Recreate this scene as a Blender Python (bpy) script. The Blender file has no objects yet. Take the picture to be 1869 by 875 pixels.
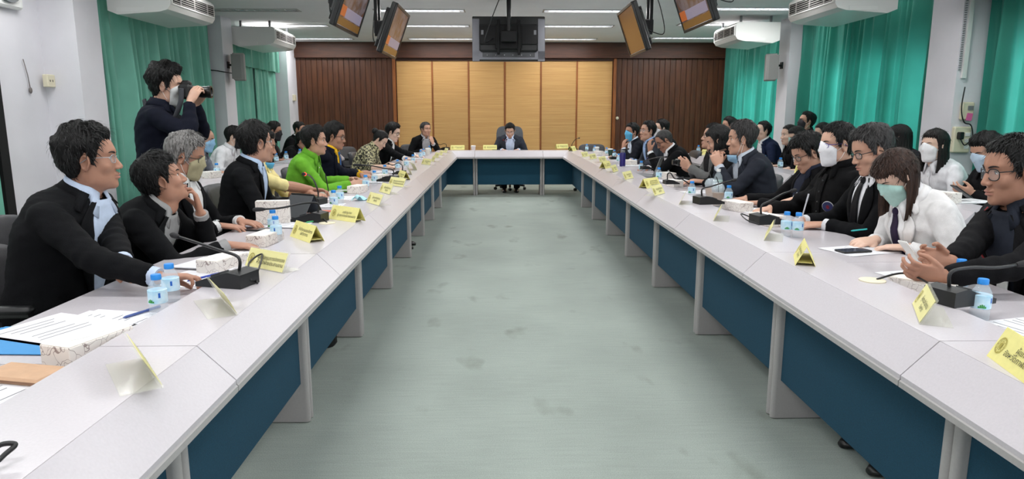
import bpy, bmesh, math, random
import numpy as np
from mathutils import Vector, Matrix, Euler
random.seed(7); RNG = np.random.default_rng(7)
SC = bpy.context.scene; COL = SC.collection
PI = math.pi; R_ = math.radians

# ------------------------------------------------------------------ camera, world, light, exposure
F_PX, PITCH, YAW, CAM_H = 1252.4, 0.1795, 0.0196, 1.352
cd = bpy.data.cameras.new('camera'); cam = bpy.data.objects.new('camera', cd); COL.objects.link(cam)
cd.sensor_width = 36.0; cd.lens = F_PX / 1869.0 * 36.0; cd.clip_start = 0.02; cd.clip_end = 100
cam.location = (0, 0, CAM_H); cam.rotation_euler = (PI/2 - PITCH, 0, -YAW); SC.camera = cam
SC.view_settings.view_transform = 'Standard'; SC.view_settings.look = 'None'
SC.view_settings.gamma = 1.0; SC.view_settings.use_curve_mapping = False
SC.view_settings.exposure = 0.0
world = bpy.data.worlds.new('overcast_sky'); SC.world = world; world.use_nodes = True
bg = world.node_tree.nodes['Background']; bg.inputs[0].default_value = (0.80, 0.92, 1.0, 1); bg.inputs[1].default_value = 4.5
LAMP_W = 16.5            # watts of each ceiling lamp
CEIL = 2.80; WALL_L = -4.45; WALL_R = 4.75; WALL_F = 14.4; WALL_B = -3.2

# ------------------------------------------------------------------ helpers
def _axes():
    f = np.array([math.sin(YAW)*math.cos(PITCH), math.cos(YAW)*math.cos(PITCH), -math.sin(PITCH)])
    r = np.array([math.cos(YAW), -math.sin(YAW), 0.0]); d = np.cross(f, r)
    return np.array([r, d, f])
_M = _axes()
def ray(x, y): return _M.T @ np.array([(x-934.5)/F_PX, (y-437.5)/F_PX, 1.0])
def atz(x, y, z): v = ray(x, y); return v*((z-CAM_H)/v[2]) + np.array([0, 0, CAM_H])
def atx(x, y, X): v = ray(x, y); return v*(X/v[0]) + np.array([0, 0, CAM_H])
def aty(x, y, Y): v = ray(x, y); return v*(Y/v[1]) + np.array([0, 0, CAM_H])

def lin(c):
    return tuple(((v/255.0)/12.92 if v/255.0 <= 0.04045 else ((v/255.0+0.055)/1.055)**2.4) for v in c)

class MB:
    """collects shapes for one mesh object"""
    def __init__(s): s.v = []; s.f = []; s.m = []
    def add(s, verts, faces, mi=0):
        o = len(s.v); s.v.extend([tuple(map(float, p)) for p in verts])
        s.f.extend([tuple(int(i)+o for i in f) for f in faces]); s.m.extend([mi]*len(faces)); return s
    def box(s, c, d, rot=None, bev=0.0, mi=0):
        x, y, z = d[0]/2, d[1]/2, d[2]/2
        if bev <= 0:
            vs = [(-x,-y,-z),(x,-y,-z),(x,y,-z),(-x,y,-z),(-x,-y,z),(x,-y,z),(x,y,z),(-x,y,z)]
            fs = [(0,3,2,1),(4,5,6,7),(0,1,5,4),(1,2,6,5),(2,3,7,6),(3,0,4,7)]
        else:
            b = min(bev, x*.95, y*.95, z*.95); vs = []; idx = {}
            for sx in (-1,1):
                for sy in (-1,1):
                    for sz in (-1,1):
                        idx[sx,sy,sz] = len(vs)
                        vs += [(sx*x, sy*(y-b), sz*(z-b)), (sx*(x-b), sy*y, sz*(z-b)), (sx*(x-b), sy*(y-b), sz*z)]
            fs = []
            I = lambda a,b_,c_,k: idx[a,b_,c_]+k
            for q in (-1,1):
                fs.append([I(q,-1,-1,0),I(q,1,-1,0),I(q,1,1,0),I(q,-1,1,0)][::q])
                fs.append([I(-1,q,-1,1),I(1,q,-1,1),I(1,q,1,1),I(-1,q,1,1)][::-q])
                fs.append([I(-1,-1,q,2),I(1,-1,q,2),I(1,1,q,2),I(-1,1,q,2)][::q])
            for a in (-1,1):
                for b_ in (-1,1):
                    fs.append([I(a,b_,-1,0),I(a,b_,-1,1),I(a,b_,1,1),I(a,b_,1,0)][::(1 if a*b_>0 else -1)])
                    fs.append([I(a,-1,b_,0),I(a,1,b_,0),I(a,1,b_,2),I(a,-1,b_,2)][::(1 if a*b_>0 else -1)])
                    fs.append([I(-1,a,b_,1),I(-1,a,b_,2),I(1,a,b_,2),I(1,a,b_,1)][::(1 if a*b_>0 else -1)])
                    for c_ in (-1,1):
                        fs.append([I(a,b_,c_,0),I(a,b_,c_,1),I(a,b_,c_,2)][::(1 if a*b_*c_>0 else -1)])
        vs = np.array(vs)
        if rot is not None: vs = vs @ np.array(rot).T
        return s.add(vs + np.array(c), fs, mi)
    def tube(s, pts, rad, n=8, caps=True, mi=0, flat=None):
        P = np.array(pts, float); m = len(P); rad = np.broadcast_to(np.array(rad, float), (m,))
        T = np.gradient(P, axis=0); T /= np.linalg.norm(T, axis=1)[:,None]+1e-12
        up = np.array([0,0,1.0]) if abs(T[0][2]) < .9 else np.array([1.0,0,0])
        a = np.cross(up, T[0]); a /= np.linalg.norm(a); A = [a]
        for i in range(1, m):
            a = A[-1] - T[i]*np.dot(A[-1], T[i]); a /= np.linalg.norm(a)+1e-12; A.append(a)
        vs = []
        for i in range(m):
            b = np.cross(T[i], A[i])
            for k in range(n):
                t = 2*PI*k/n
                vs.append(P[i] + rad[i]*(math.cos(t)*A[i] + math.sin(t)*b*(flat if flat else 1)))
        fs = [(i*n+k, i*n+(k+1)%n, (i+1)*n+(k+1)%n, (i+1)*n+k) for i in range(m-1) for k in range(n)]
        if caps: fs += [tuple(range(n-1,-1,-1)), tuple((m-1)*n+k for k in range(n))]
        return s.add(vs, fs, mi)
    def lathe(s, prof, c=(0,0,0), n=16, mi=0, axis=None):
        vs = []; fs = []; m = len(prof)
        for (r, z) in prof:
            for k in range(n):
                t = 2*PI*k/n; vs.append((r*math.cos(t), r*math.sin(t), z))
        fs = [(i*n+k, i*n+(k+1)%n, (i+1)*n+(k+1)%n, (i+1)*n+k) for i in range(m-1) for k in range(n)]
        fs += [tuple(range(n-1,-1,-1)), tuple((m-1)*n+k for k in range(n))]
        vs = np.array(vs)
        if axis is not None: vs = vs @ np.array(axis).T
        return s.add(vs+np.array(c), fs, mi)
    def loft(s, rings, caps=True, closed=True, mi=0):
        n = len(rings[0]); m = len(rings); vs = [p for r in rings for p in r]
        kk = range(n) if closed else range(n-1)
        fs = [(i*n+k, i*n+(k+1)%n, (i+1)*n+(k+1)%n, (i+1)*n+k) for i in range(m-1) for k in kk]
        if caps and closed: fs += [tuple(range(n-1,-1,-1)), tuple((m-1)*n+k for k in range(n))]
        return s.add(vs, fs, mi)
    def ball(s, c, r, nu=10, nv=7, rot=None, mi=0):
        r = np.broadcast_to(np.array(r, float), (3,)); vs = []
        for j in range(nv+1):
            p = PI*j/nv
            for i in range(nu):
                t = 2*PI*i/nu; vs.append((math.sin(p)*math.cos(t), math.sin(p)*math.sin(t), math.cos(p)))
        vs = np.array(vs)*r
        if rot is not None: vs = vs @ np.array(rot).T
        fs = [(j*nu+i, (j+1)*nu+i, (j+1)*nu+(i+1)%nu, j*nu+(i+1)%nu) for j in range(nv) for i in range(nu)]
        return s.add(vs+np.array(c), fs, mi)
    def sheet(s, grid, thick=0.0, nrm=None, mi=0):
        """grid [rows][cols] of points; with thick, a closed slab along nrm"""
        G = np.array(grid, float); a, b = G.shape[:2]
        fs = [(i*b+j, i*b+j+1, (i+1)*b+j+1, (i+1)*b+j) for i in range(a-1) for j in range(b-1)]
        if thick <= 0: return s.add(G.reshape(-1,3), fs, mi)
        if nrm is None:
            du = np.gradient(G, axis=1); dv = np.gradient(G, axis=0); N = np.cross(du, dv)
            N /= np.linalg.norm(N, axis=2)[:,:,None]+1e-12
        else: N = np.broadcast_to(np.array(nrm, float), G.shape)
        B = G - N*thick; o = a*b
        fs2 = fs + [tuple(i+o for i in f[::-1]) for f in fs]
        for j in range(b-1): fs2 += [(j+1, j, j+o, j+1+o), ((a-1)*b+j, (a-1)*b+j+1, (a-1)*b+j+1+o, (a-1)*b+j+o)]
        for i in range(a-1): fs2 += [(i*b, (i+1)*b, (i+1)*b+o, i*b+o), ((i+1)*b+b-1, i*b+b-1, i*b+b-1+o, (i+1)*b+b-1+o)]
        return s.add(np.concatenate([G.reshape(-1,3), B.reshape(-1,3)]), fs2, mi)
    def mesh(s, name, mats, smooth=None):
        me = bpy.data.meshes.new(name); me.from_pydata(s.v, [], s.f)
        for m in (mats if isinstance(mats, (list, tuple)) else [mats]): me.materials.append(m)
        if any(s.m): me.polygons.foreach_set('material_index', s.m)
        if smooth:
            me.polygons.foreach_set('use_smooth', [True]*len(s.f))
            if smooth < 180: me.set_sharp_from_angle(angle=R_(smooth))
        me.update(); return me
    def build(s, name, mats, parent=None, smooth=None, loc=None, rz=None):
        return link(name, s.mesh(name, mats, smooth), parent, loc, rz)

def link(name, me, parent=None, loc=None, rz=None):
    o = bpy.data.objects.new(name, me); COL.objects.link(o)
    if parent is not None: o.parent = parent
    if loc is not None: o.location = tuple(map(float, loc))
    if rz is not None: o.rotation_euler = (0, 0, rz)
    return o
def tag(o, label=None, cat=None, group=None, kind=None):
    if label: o['label'] = label
    if cat: o['category'] = cat
    if group: o['group'] = group
    if kind: o['kind'] = kind
    return o
def thing(name, label, cat, loc=(0,0,0), rz=0, group=None):
    o = link(name, None, None, loc, rz); o.empty_display_size = .1
    return tag(o, label, cat, group)
def struct(o): o['kind'] = 'structure'; return o
def dup(root, loc=None, rz=None, label=None, group=None):
    r = root.copy(); COL.objects.link(r)
    if loc is not None: r.location = tuple(map(float, loc))
    if rz is not None: r.rotation_euler = (0, 0, rz)
    if label: r['label'] = label
    if group: r['group'] = group
    for ch in list(root.children):
        c = ch.copy(); COL.objects.link(c); c.parent = r
        for g in list(ch.children):
            d = g.copy(); COL.objects.link(d); d.parent = c
    return r
def rotm(rx=0, ry=0, rz=0): return np.array(Euler((rx, ry, rz)).to_matrix())

# ------------------------------------------------------------------ materials
MATS = {}
def mat(name, rgb, rough=.6, metal=0.0, noise=0.0, scale=40.0, bump=0.0, bscale=None, stretch=None, spec=None,
        sheen=0.0, emit=0.0, emit_rgb=None, trans=0.0, alpha=1.0, sss=0.0, col2=None, ior=None, coat=0.0):
    if name in MATS: return MATS[name]
    m = bpy.data.materials.new(name); m.use_nodes = True; nt = m.node_tree; N = nt.nodes; L = nt.links
    b = N['Principled BSDF']; c = (*lin(rgb), 1)
    b.inputs['Base Color'].default_value = c; b.inputs['Roughness'].default_value = rough; b.inputs['Metallic'].default_value = metal
    if spec is not None: b.inputs['Specular IOR Level'].default_value = spec
    if sheen: b.inputs['Sheen Weight'].default_value = sheen
    if coat: b.inputs['Coat Weight'].default_value = coat
    if trans: b.inputs['Transmission Weight'].default_value = trans
    if ior: b.inputs['IOR'].default_value = ior
    if alpha < 1: b.inputs['Alpha'].default_value = alpha
    if sss: b.inputs['Subsurface Weight'].default_value = sss; b.inputs['Subsurface Radius'].default_value = (.012,.005,.003)
    if emit: b.inputs['Emission Color'].default_value = (*lin(emit_rgb or rgb), 1); b.inputs['Emission Strength'].default_value = emit
    if noise or bump:
        tc = N.new('ShaderNodeTexCoord'); src = tc.outputs['Object']
        if stretch:
            mp = N.new('ShaderNodeMapping'); mp.inputs['Scale'].default_value = stretch; L.new(src, mp.inputs[0]); src = mp.outputs[0]
        if noise:
            n = N.new('ShaderNodeTexNoise'); n.inputs['Scale'].default_value = scale; n.inputs['Detail'].default_value = 5; L.new(src, n.inputs['Vector'])
            mx = N.new('ShaderNodeMix'); mx.data_type = 'RGBA'
            c2 = (*lin(col2), 1) if col2 else tuple(max(0, x*(1-noise)) for x in c[:3])+(1,)
            c1 = c if col2 else tuple(min(1, x*(1+noise)) for x in c[:3])+(1,)
            mx.inputs[6].default_value = c2; mx.inputs[7].default_value = c1
            rp = N.new('ShaderNodeValToRGB'); rp.color_ramp.elements[0].position = .3; rp.color_ramp.elements[1].position = .7
            L.new(n.outputs['Fac'], rp.inputs[0]); L.new(rp.outputs[0], mx.inputs[0]); L.new(mx.outputs[2], b.inputs['Base Color'])
        if bump:
            n2 = N.new('ShaderNodeTexNoise'); n2.inputs['Scale'].default_value = bscale or scale; n2.inputs['Detail'].default_value = 4; L.new(src, n2.inputs['Vector'])
            bp = N.new('ShaderNodeBump'); bp.inputs['Strength'].default_value = min(1, bump); bp.inputs['Distance'].default_value = .01
            L.new(n2.outputs['Fac'], bp.inputs['Height']); L.new(bp.outputs[0], b.inputs['Normal'])
    MATS[name] = m; return m

def mat_carpet():
    m = bpy.data.materials.new('carpet_grey_green'); m.use_nodes = True; nt = m.node_tree; N = nt.nodes; L = nt.links; b = N['Principled BSDF']
    b.inputs['Roughness'].default_value = .95; b.inputs['Specular IOR Level'].default_value = .1
    tc = N.new('ShaderNodeTexCoord')
    n1 = N.new('ShaderNodeTexNoise'); n1.inputs['Scale'].default_value = 220; n1.inputs['Detail'].default_value = 3
    n2 = N.new('ShaderNodeTexNoise'); n2.inputs['Scale'].default_value = 1.3; n2.inputs['Detail'].default_value = 6
    n3 = N.new('ShaderNodeTexNoise'); n3.inputs['Scale'].default_value = 3.4; n3.inputs['Detail'].default_value = 3
    mp = N.new('ShaderNodeMapping'); mp.inputs['Scale'].default_value = (1.0, .55, 1); L.new(tc.outputs['Object'], mp.inputs[0])
    for n in (n1, n2): L.new(tc.outputs['Object'], n.inputs['Vector'])
    L.new(mp.outputs[0], n3.inputs['Vector'])
    a = N.new('ShaderNodeMix'); a.data_type = 'RGBA'; a.inputs[6].default_value = (*lin((144,155,148)),1); a.inputs[7].default_value = (*lin((193,203,196)),1); L.new(n1.outputs['Fac'], a.inputs[0])
    c = N.new('ShaderNodeMix'); c.data_type = 'RGBA'; c.blend_type = 'MULTIPLY'; c.inputs[0].default_value = .35
    L.new(a.outputs[2], c.inputs[6]); L.new(n2.outputs['Fac'], c.inputs[7])
    r = N.new('ShaderNodeValToRGB'); r.color_ramp.elements[0].position = .62; r.color_ramp.elements[0].color = (1,1,1,1)
    r.color_ramp.elements[1].position = .76; r.color_ramp.elements[1].color = (.55,.55,.5,1); L.new(n3.outputs['Fac'], r.inputs[0])
    d = N.new('ShaderNodeMix'); d.data_type = 'RGBA'; d.blend_type = 'MULTIPLY'; d.inputs[0].default_value = .8; L.new(c.outputs[2], d.inputs[6]); L.new(r.outputs[0], d.inputs[7])
    n4 = N.new('ShaderNodeTexNoise'); n4.inputs['Scale'].default_value = 1.0; n4.inputs['Detail'].default_value = 3; m4 = N.new('ShaderNodeMapping'); m4.inputs['Scale'].default_value = (5, 70, 1); L.new(tc.outputs['Object'], m4.inputs[0]); L.new(m4.outputs[0], n4.inputs['Vector'])
    r4 = N.new('ShaderNodeMapRange'); r4.inputs[1].default_value = .3; r4.inputs[2].default_value = .7; r4.inputs[3].default_value = .94; r4.inputs[4].default_value = 1.03; L.new(n4.outputs['Fac'], r4.inputs[0])
    e = N.new('ShaderNodeMix'); e.data_type = 'RGBA'; e.blend_type = 'MULTIPLY'; e.inputs[0].default_value = 1; L.new(d.outputs[2], e.inputs[6]); L.new(r4.outputs[0], e.inputs[7]); d = e
    L.new(d.outputs[2], b.inputs['Base Color'])
    bp = N.new('ShaderNodeBump'); bp.inputs['Strength'].default_value = .5; bp.inputs['Distance'].default_value = .004; L.new(n1.outputs['Fac'], bp.inputs['Height']); L.new(bp.outputs[0], b.inputs['Normal'])
    return m
def mat_curtain(name, rgb, tr=.45):
    m = bpy.data.materials.new(name); m.use_nodes = True; nt = m.node_tree; N = nt.nodes; L = nt.links; b = N['Principled BSDF']; out = N['Material Output']
    tc = N.new('ShaderNodeTexCoord'); n = N.new('ShaderNodeTexNoise'); n.inputs['Scale'].default_value = 3; L.new(tc.outputs['Object'], n.inputs['Vector'])
    mx = N.new('ShaderNodeMix'); mx.data_type = 'RGBA'; c = lin(rgb); mx.inputs[6].default_value = (*[x*.8 for x in c],1); mx.inputs[7].default_value = (*[min(1,x*1.2) for x in c],1)
    L.new(n.outputs['Fac'], mx.inputs[0]); L.new(mx.outputs[2], b.inputs['Base Color'])
    b.inputs['Roughness'].default_value = .55; b.inputs['Sheen Weight'].default_value = .3
    t = N.new('ShaderNodeBsdfTranslucent'); L.new(mx.outputs[2], t.inputs[0]); ms = N.new('ShaderNodeMixShader'); ms.inputs[0].default_value = tr
    L.new(b.outputs[0], ms.inputs[1]); L.new(t.outputs[0], ms.inputs[2]); L.new(ms.outputs[0], out.inputs[0]); return m
def mat_wood(name, dark, light, stretch, rough=.45, scale=6):
    m = bpy.data.materials.new(name); m.use_nodes = True; nt = m.node_tree; N = nt.nodes; L = nt.links; b = N['Principled BSDF']
    tc = N.new('ShaderNodeTexCoord'); mp = N.new('ShaderNodeMapping'); mp.inputs['Scale'].default_value = stretch; L.new(tc.outputs['Object'], mp.inputs[0])
    oi = N.new('ShaderNodeObjectInfo'); ad = N.new('ShaderNodeVectorMath'); ad.operation = 'ADD'; L.new(mp.outputs[0], ad.inputs[0])
    ms = N.new('ShaderNodeMath'); ms.operation = 'MULTIPLY'; ms.inputs[1].default_value = 60; L.new(oi.outputs['Random'], ms.inputs[0]); L.new(ms.outputs[0], ad.inputs[1])
    n = N.new('ShaderNodeTexNoise'); n.inputs['Scale'].default_value = scale; n.inputs['Detail'].default_value = 8; n.inputs['Roughness'].default_value = .65; L.new(ad.outputs[0], n.inputs['Vector'])
    r = N.new('ShaderNodeValToRGB'); r.color_ramp.elements[0].position = .32; r.color_ramp.elements[1].position = .68
    r.color_ramp.elements[0].color = (*lin(dark),1); r.color_ramp.elements[1].color = (*lin(light),1); L.new(n.outputs['Fac'], r.inputs[0])
    hs = N.new('ShaderNodeHueSaturation'); mr = N.new('ShaderNodeMapRange'); mr.inputs[3].default_value = .9; mr.inputs[4].default_value = 1.1; L.new(oi.outputs['Random'], mr.inputs[0]); L.new(mr.outputs[0], hs.inputs['Value'])
    L.new(r.outputs[0], hs.inputs['Color']); L.new(hs.outputs[0], b.inputs['Base Color']); b.inputs['Roughness'].default_value = rough
    bp = N.new('ShaderNodeBump'); bp.inputs['Strength'].default_value = .2; bp.inputs['Distance'].default_value = .003; L.new(n.outputs['Fac'], bp.inputs['Height']); L.new(bp.outputs[0], b.inputs['Normal'])
    return m
M_carpet = mat_carpet()
M_wall = mat('wall_paint', (222,220,226), .8, noise=.04, scale=2.5, bump=.05, bscale=60)
M_ceil = mat('ceiling_paint', (236,236,238), .85, noise=.03, scale=2)
M_curtain = mat_curtain('curtain_green', (124,194,174), .12)
M_curtain_r = mat_curtain('curtain_green_thin', (62,162,144), .5)
M_plank = mat_wood('plank_dark', (62,32,18), (100,58,34), (4,4,.35), .42)
M_head = mat_wood('header_dark', (58,28,14), (84,44,24), (.4,4,4), .5)
M_bamboo = mat_wood('bamboo_weave', (186,136,78), (222,178,114), (.22,3,34), .55, 5)
M_strip = mat_wood('strip_brown', (120,66,26), (160,94,44), (4,4,.4), .45)
M_lam = mat('laminate_grey', (198,193,198), .25, noise=.03, scale=160, spec=.4)
M_lamv = mat('laminate_leg', (172,169,168), .45, noise=.03, scale=120)
M_teal = mat('panel_teal', (14,66,88), .9, noise=.18, scale=300, bump=.3, bscale=500)
M_black = mat('plastic_black', (20,21,23), .45)
M_blackm = mat('metal_black', (16,16,18), .35, metal=.4)
M_grey = mat('plastic_grey', (120,122,126), .5)
M_white = mat('plastic_white', (228,228,226), .45)
M_cream = mat('plastic_cream', (222,214,188), .5)
M_chrome = mat('steel', (190,192,196), .25, metal=1.0)
M_dark = mat('void_dark', (6,6,7), .9)
M_paper = mat('paper_white', (226,226,230), .85, noise=.02, scale=30)
M_yellow = mat('card_yellow', (234,226,146), .7, noise=.03, scale=60)
M_yellowd = mat('card_pale_yellow', (232,226,160), .7)
M_ink = mat('ink_print', (62,60,48), .8)
M_gold = mat('emblem_olive', (168,156,70), .7)
M_tube_on = mat('tube_lit', (255,255,255), .5, emit=9.0, emit_rgb=(250,252,255))
M_tube_off = mat('tube_unlit', (190,196,196), .4)
M_refl = mat('lamp_reflector', (232,234,236), .25, metal=.6)
M_chair = mat('chair_vinyl', (56,56,60), .5, noise=.1, scale=30, bump=.12, bscale=180)
M_chairb = mat('chair_vinyl_brown', (62,52,48), .5, noise=.1, scale=30, bump=.12, bscale=180)
M_glass = mat('clear_plastic', (245,248,250), .08, trans=1.0, ior=1.15)
M_acryl = mat('acrylic_sheet', (240,240,226), .12, alpha=.22)
M_water = mat('bottle_plastic', (225,238,246), .10, alpha=.22, spec=.6)
M_capb = mat('bottle_cap_blue', (38,140,226), .4)
M_labelb = mat('bottle_label', (142,206,236), .45, noise=.5, scale=26, col2=(226,242,250))
M_labelg = mat('label_green', (52,150,66), .6)
M_labeld = mat('label_blue', (24,96,190), .6)

# ================================================================== THE ROOM
b = MB(); b.box(((WALL_L+WALL_R)/2, (WALL_F+WALL_B)/2, -.05), (WALL_R-WALL_L+.6, WALL_F-WALL_B+.6, .1)); struct(b.build('floor', M_carpet))
# ceiling slab with openings for the recessed lamps
LAMP_X = (-3.42, -1.10, 1.27, 3.55); LAMP_Y = (13.72, 11.75, 10.08, 8.15, 6.25, 4.35, 2.45, .55, -1.35); LL, LW = 1.24, .20
xs = [WALL_L-.2]; ys = [WALL_B-.2]
for x in LAMP_X: xs += [x-LL/2, x+LL/2]
YS = sorted(set(list(LAMP_Y)+[y-.25 for y in LAMP_Y]))
for y in YS: ys += [y-LW/2, y+LW/2]
xs.append(WALL_R+.2); ys.append(WALL_F+.2)
b = MB()
for i in range(len(xs)-1):
    for j in range(len(ys)-1):
        if i % 2 == 1 and j % 2 == 1 and ((YS[j//2] in LAMP_Y) == (i != 7)): continue
        b.add([(xs[i],ys[j],CEIL),(xs[i+1],ys[j],CEIL),(xs[i+1],ys[j+1],CEIL),(xs[i],ys[j+1],CEIL)], [(0,3,2,1)])
b.box(((WALL_L+WALL_R)/2, (WALL_F+WALL_B)/2, CEIL+.19), (WALL_R-WALL_L+.6, WALL_F-WALL_B+.6, .08))
struct(b.build('ceiling', M_ceil))
# lamps
def ceiling_lamp(x, y, on, label):
    t = thing('ceiling_lamp', label, 'ceiling lamp', (x, y, CEIL))
    h = MB(); w = LW/2; l = LL/2; z = .09
    h.add([(-l,-w,0),(l,-w,0),(l,w,0),(-l,w,0),(-l,-w*.6,z),(l,-w*.6,z),(l,w*.6,z),(-l,w*.6,z)], [(0,4,5,1),(1,5,6,2),(2,6,7,3),(3,7,4,0),(4,7,6,5)])
    h.build('reflector', M_refl, t)
    f = MB()
    for s in (-1, 1): f.box((0, s*(w+.008), -.003), (LL+.04, .018, .012)); f.box((s*(l+.008), 0, -.003), (.018, LW, .012))
    f.build('frame', M_lamv, t)
    for s in (-1, 1):
        u = MB(); u.tube([(-l+.03, s*.04, .055), (l-.03, s*.04, .055)], .014, 8); u.build('tube', M_tube_on if on else M_tube_off, t, 180)
    g = MB()
    for k in range(11):
        xx = -l + LL*(k+.5)/11; g.box((xx, 0, .012), (.004, LW*.96, .036))
    g.box((0, 0, .012), (LL*.98, .004, .036)); g.build('louvre', M_refl, t)
    if on:
        ld = bpy.data.lights.new('lamp_light', 'AREA'); ld.shape = 'RECTANGLE'; ld.size = LL-.06; ld.size_y = LW-.03; ld.energy = LAMP_W; ld.color = (1, .985, .97)
        lo = bpy.data.objects.new('lamp_light', ld); COL.objects.link(lo); lo.parent = t; lo.location = (0, 0, -.012)
    return t
cn = ('leftmost', 'left of centre', 'right of centre', 'rightmost'); rn = ('closest to the wood wall', 'second from the wood wall', 'third from the wood wall', 'fourth from the wood wall', 'fifth from the wood wall', 'sixth from the wood wall', 'seventh from the wood wall', 'overhead', 'behind the camera')
for j, y in enumerate(LAMP_Y):
    for i, x in enumerate(LAMP_X):
        on = not (i == 0 and j == 2)
        ceiling_lamp(x, y-(.25 if i == 3 else 0), on, f"{'lit' if on else 'unlit'} recessed louvre ceiling lamp, {cn[i]} column, {rn[j]}")
# walls with their pillars
b = MB(); yb, yf = WALL_B, WALL_F
b.box((WALL_L-.1, (yb+yf)/2, CEIL/2), (.2, yf-yb, CEIL))
for (y0, y1) in ((13.8, 14.4), (10.64, 11.05), (7.0, 7.42), (3.1, 3.5), (-.6, -.2)): b.box((WALL_L+.175, (y0+y1)/2, CEIL/2), (.35, y1-y0, CEIL))
struct(b.build('wall_left', M_wall))
b = MB(); WIN = [(7.6, 10.3), (11.3, 13.6), (3.6, 6.3), (-.2, 2.6)]; z0, z1 = .85, 2.05
b.box((WALL_R+.1, (yb+yf)/2, z0/2), (.2, yf-yb, z0)); b.box((WALL_R+.1, (yb+yf)/2, (z1+CEIL)/2), (.2, yf-yb, CEIL-z1))
edges = sorted([e for w in WIN for e in w]); e0 = [yb] + edges[1::2]; e1 = edges[0::2] + [yf]
for a, c in zip(e0, e1): b.box((WALL_R+.1, (a+c)/2, (z0+z1)/2), (.2, c-a, z1-z0))
for (y0, y1) in ((10.62, 11.02), (6.68, 7.16), (2.8, 3.2)): b.box((WALL_R-.175, (y0+y1)/2, CEIL/2), (.35, y1-y0, CEIL))
struct(b.build('wall_right', M_wall))
b = MB(); b.box(((WALL_L+WALL_R)/2, yb-.1, CEIL/2), (WALL_R-WALL_L+.4, .2, CEIL)); struct(b.build('wall_back', M_wall))
M_pane = mat('window_glass', (235,245,245), .05, alpha=.12)
for i, (a, c) in enumerate(WIN):
    fr = MB(); n = 4
    for k in range(n+1): fr.box((0, a+(c-a)*k/n, (z0+z1)/2), (.05, .05, z1-z0))
    for z in (z0+.025, z1-.025): fr.box((0, (a+c)/2, z), (.05, c-a, .05))
    w = struct(fr.build(f'window_{i+1}', M_chrome, None, loc=(WALL_R+.1, 0, 0)))
    for k in range(n):
        p = MB(); p.box((0, a+(c-a)*(k+.5)/n, (z0+z1)/2), (.006, (c-a)/n-.05, z1-z0-.1)); p.build('pane', M_pane, w)
# wood-panelled front wall
b = MB(); b.box(((WALL_L+WALL_R)/2, WALL_F+.14, CEIL/2), (WALL_R-WALL_L+.4, .2, CEIL)); wf = struct(b.build('wall_front', M_head))
b = MB(); b.box(((WALL_L+WALL_R)/2, WALL_F-.02, (2.49+CEIL)/2), (WALL_R-WALL_L, .14, CEIL-2.49), bev=.004); b.build('header', M_head, wf)
PX0, PX1 = -2.09, 2.36
for (xa, xb) in ((WALL_L, PX0-.06), (PX1+.06, WALL_R)):
    n = 21; w = (xb-xa)/n; base = None
    me = None
    for k in range(n):
        if me is None:
            p = MB(); p.box((0, 0, 1.245), (w-.005, .03, 2.49), bev=.004); me = p.mesh('plank', M_plank)
        link('plank', me, wf, (xa+w*(k+.5), WALL_F+random.uniform(.012,.018), 0))
for x in (PX0-.03, PX1+.03):
    p = MB(); p.box((x, WALL_F-.01, 1.245), (.06, .09, 2.49), bev=.006); p.build('door_post', M_strip, wf)
n = 6; w = (PX1-PX0)/n
p = MB(); p.box((0, 0, 1.22), (w-.03, .02, 2.44), bev=.004); me = p.mesh('bamboo_panel', M_bamboo)
for k in range(n): link('bamboo_panel', me, wf, (PX0+w*(k+.5), WALL_F+.035, .01))
p = MB(); p.box((0, 0, 1.22), (.03, .03, 2.44)); me = p.mesh('joint_strip', M_strip)
for k in range(1, n): link('joint_strip', me, wf, (PX0+w*k, WALL_F+.03, .01))
p = MB(); p.box(((PX0+PX1)/2, WALL_F+.02, 2.465), (PX1-PX0, .05, .05)); p.build('top_rail', M_head, wf)
p = MB(); p.lathe([(0,0),(.03,0),(.032,.02),(.015,.03),(0,.03)], (0,0,0), 12, axis=rotm(PI/2)); k_ = p.build('door_knob', M_cream, wf, 40, loc=(PX1+.1, WALL_F-.01, 1.29))

# curtains
def curtain(name, label, X, y0, y1, zt, zb, m, side, freq=9.0, seed=0, amp=.045, tag_it=True, parent=None, flare=0):
    rg = np.random.default_rng(seed); nc = int((y1-y0)*62); nr = 16
    u = np.linspace(0, 1, nc); ph = np.cumsum(1+.45*np.sin(u*(y1-y0)*7+seed)+.3*np.sin(u*(y1-y0)*17+seed*2))
    ph = ph/ph[-1]*2*PI*round(freq*(y1-y0)/1.6)
    a2 = .75+.25*np.sin(u*(y1-y0)*9+seed*1.7); g = []
    for i in range(nr):
        v = i/(nr-1); z = zt+(zb-zt)*v; am = amp*(.45+.55*min(1, v*2.4))*a2
        x = X - side*(am*np.sin(ph+.25*v*np.sin(u*9+seed)) + .02*np.sin(ph*.37+seed) + .016*np.sin(2*ph))
        y = y0+(y1-y0)*u + .02*np.cos(ph)*(.4+.6*v) + flare*v*(u-.5)
        g.append(np.stack([x, y, np.full(nc, z)], 1))
    c = MB(); c.sheet(g); o = c.build(name, m, parent, 180)
    return o
def curtain_thing(label, X, y0, y1, side, m, zt=2.72, zb=.06, freq=9, seed=0, split=None, amp=.045):
    t = thing('window_curtain', label, 'curtain', (0,0,0))
    spans = [(y0, y1)] if split is None else [(y0, split-.05), (split+.05, y1)]
    for q, (a, c) in enumerate(spans): curtain('curtain_panel', '', X, a, c, zt, zb, m, side, freq, seed+q, amp, parent=t)
    r = MB(); r.tube([(X, y0-.05, zt+.015), (X, y1+.05, zt+.015)], .012, 8); r.build('curtain_rail', M_lamv, t, 180)
    return t
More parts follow.
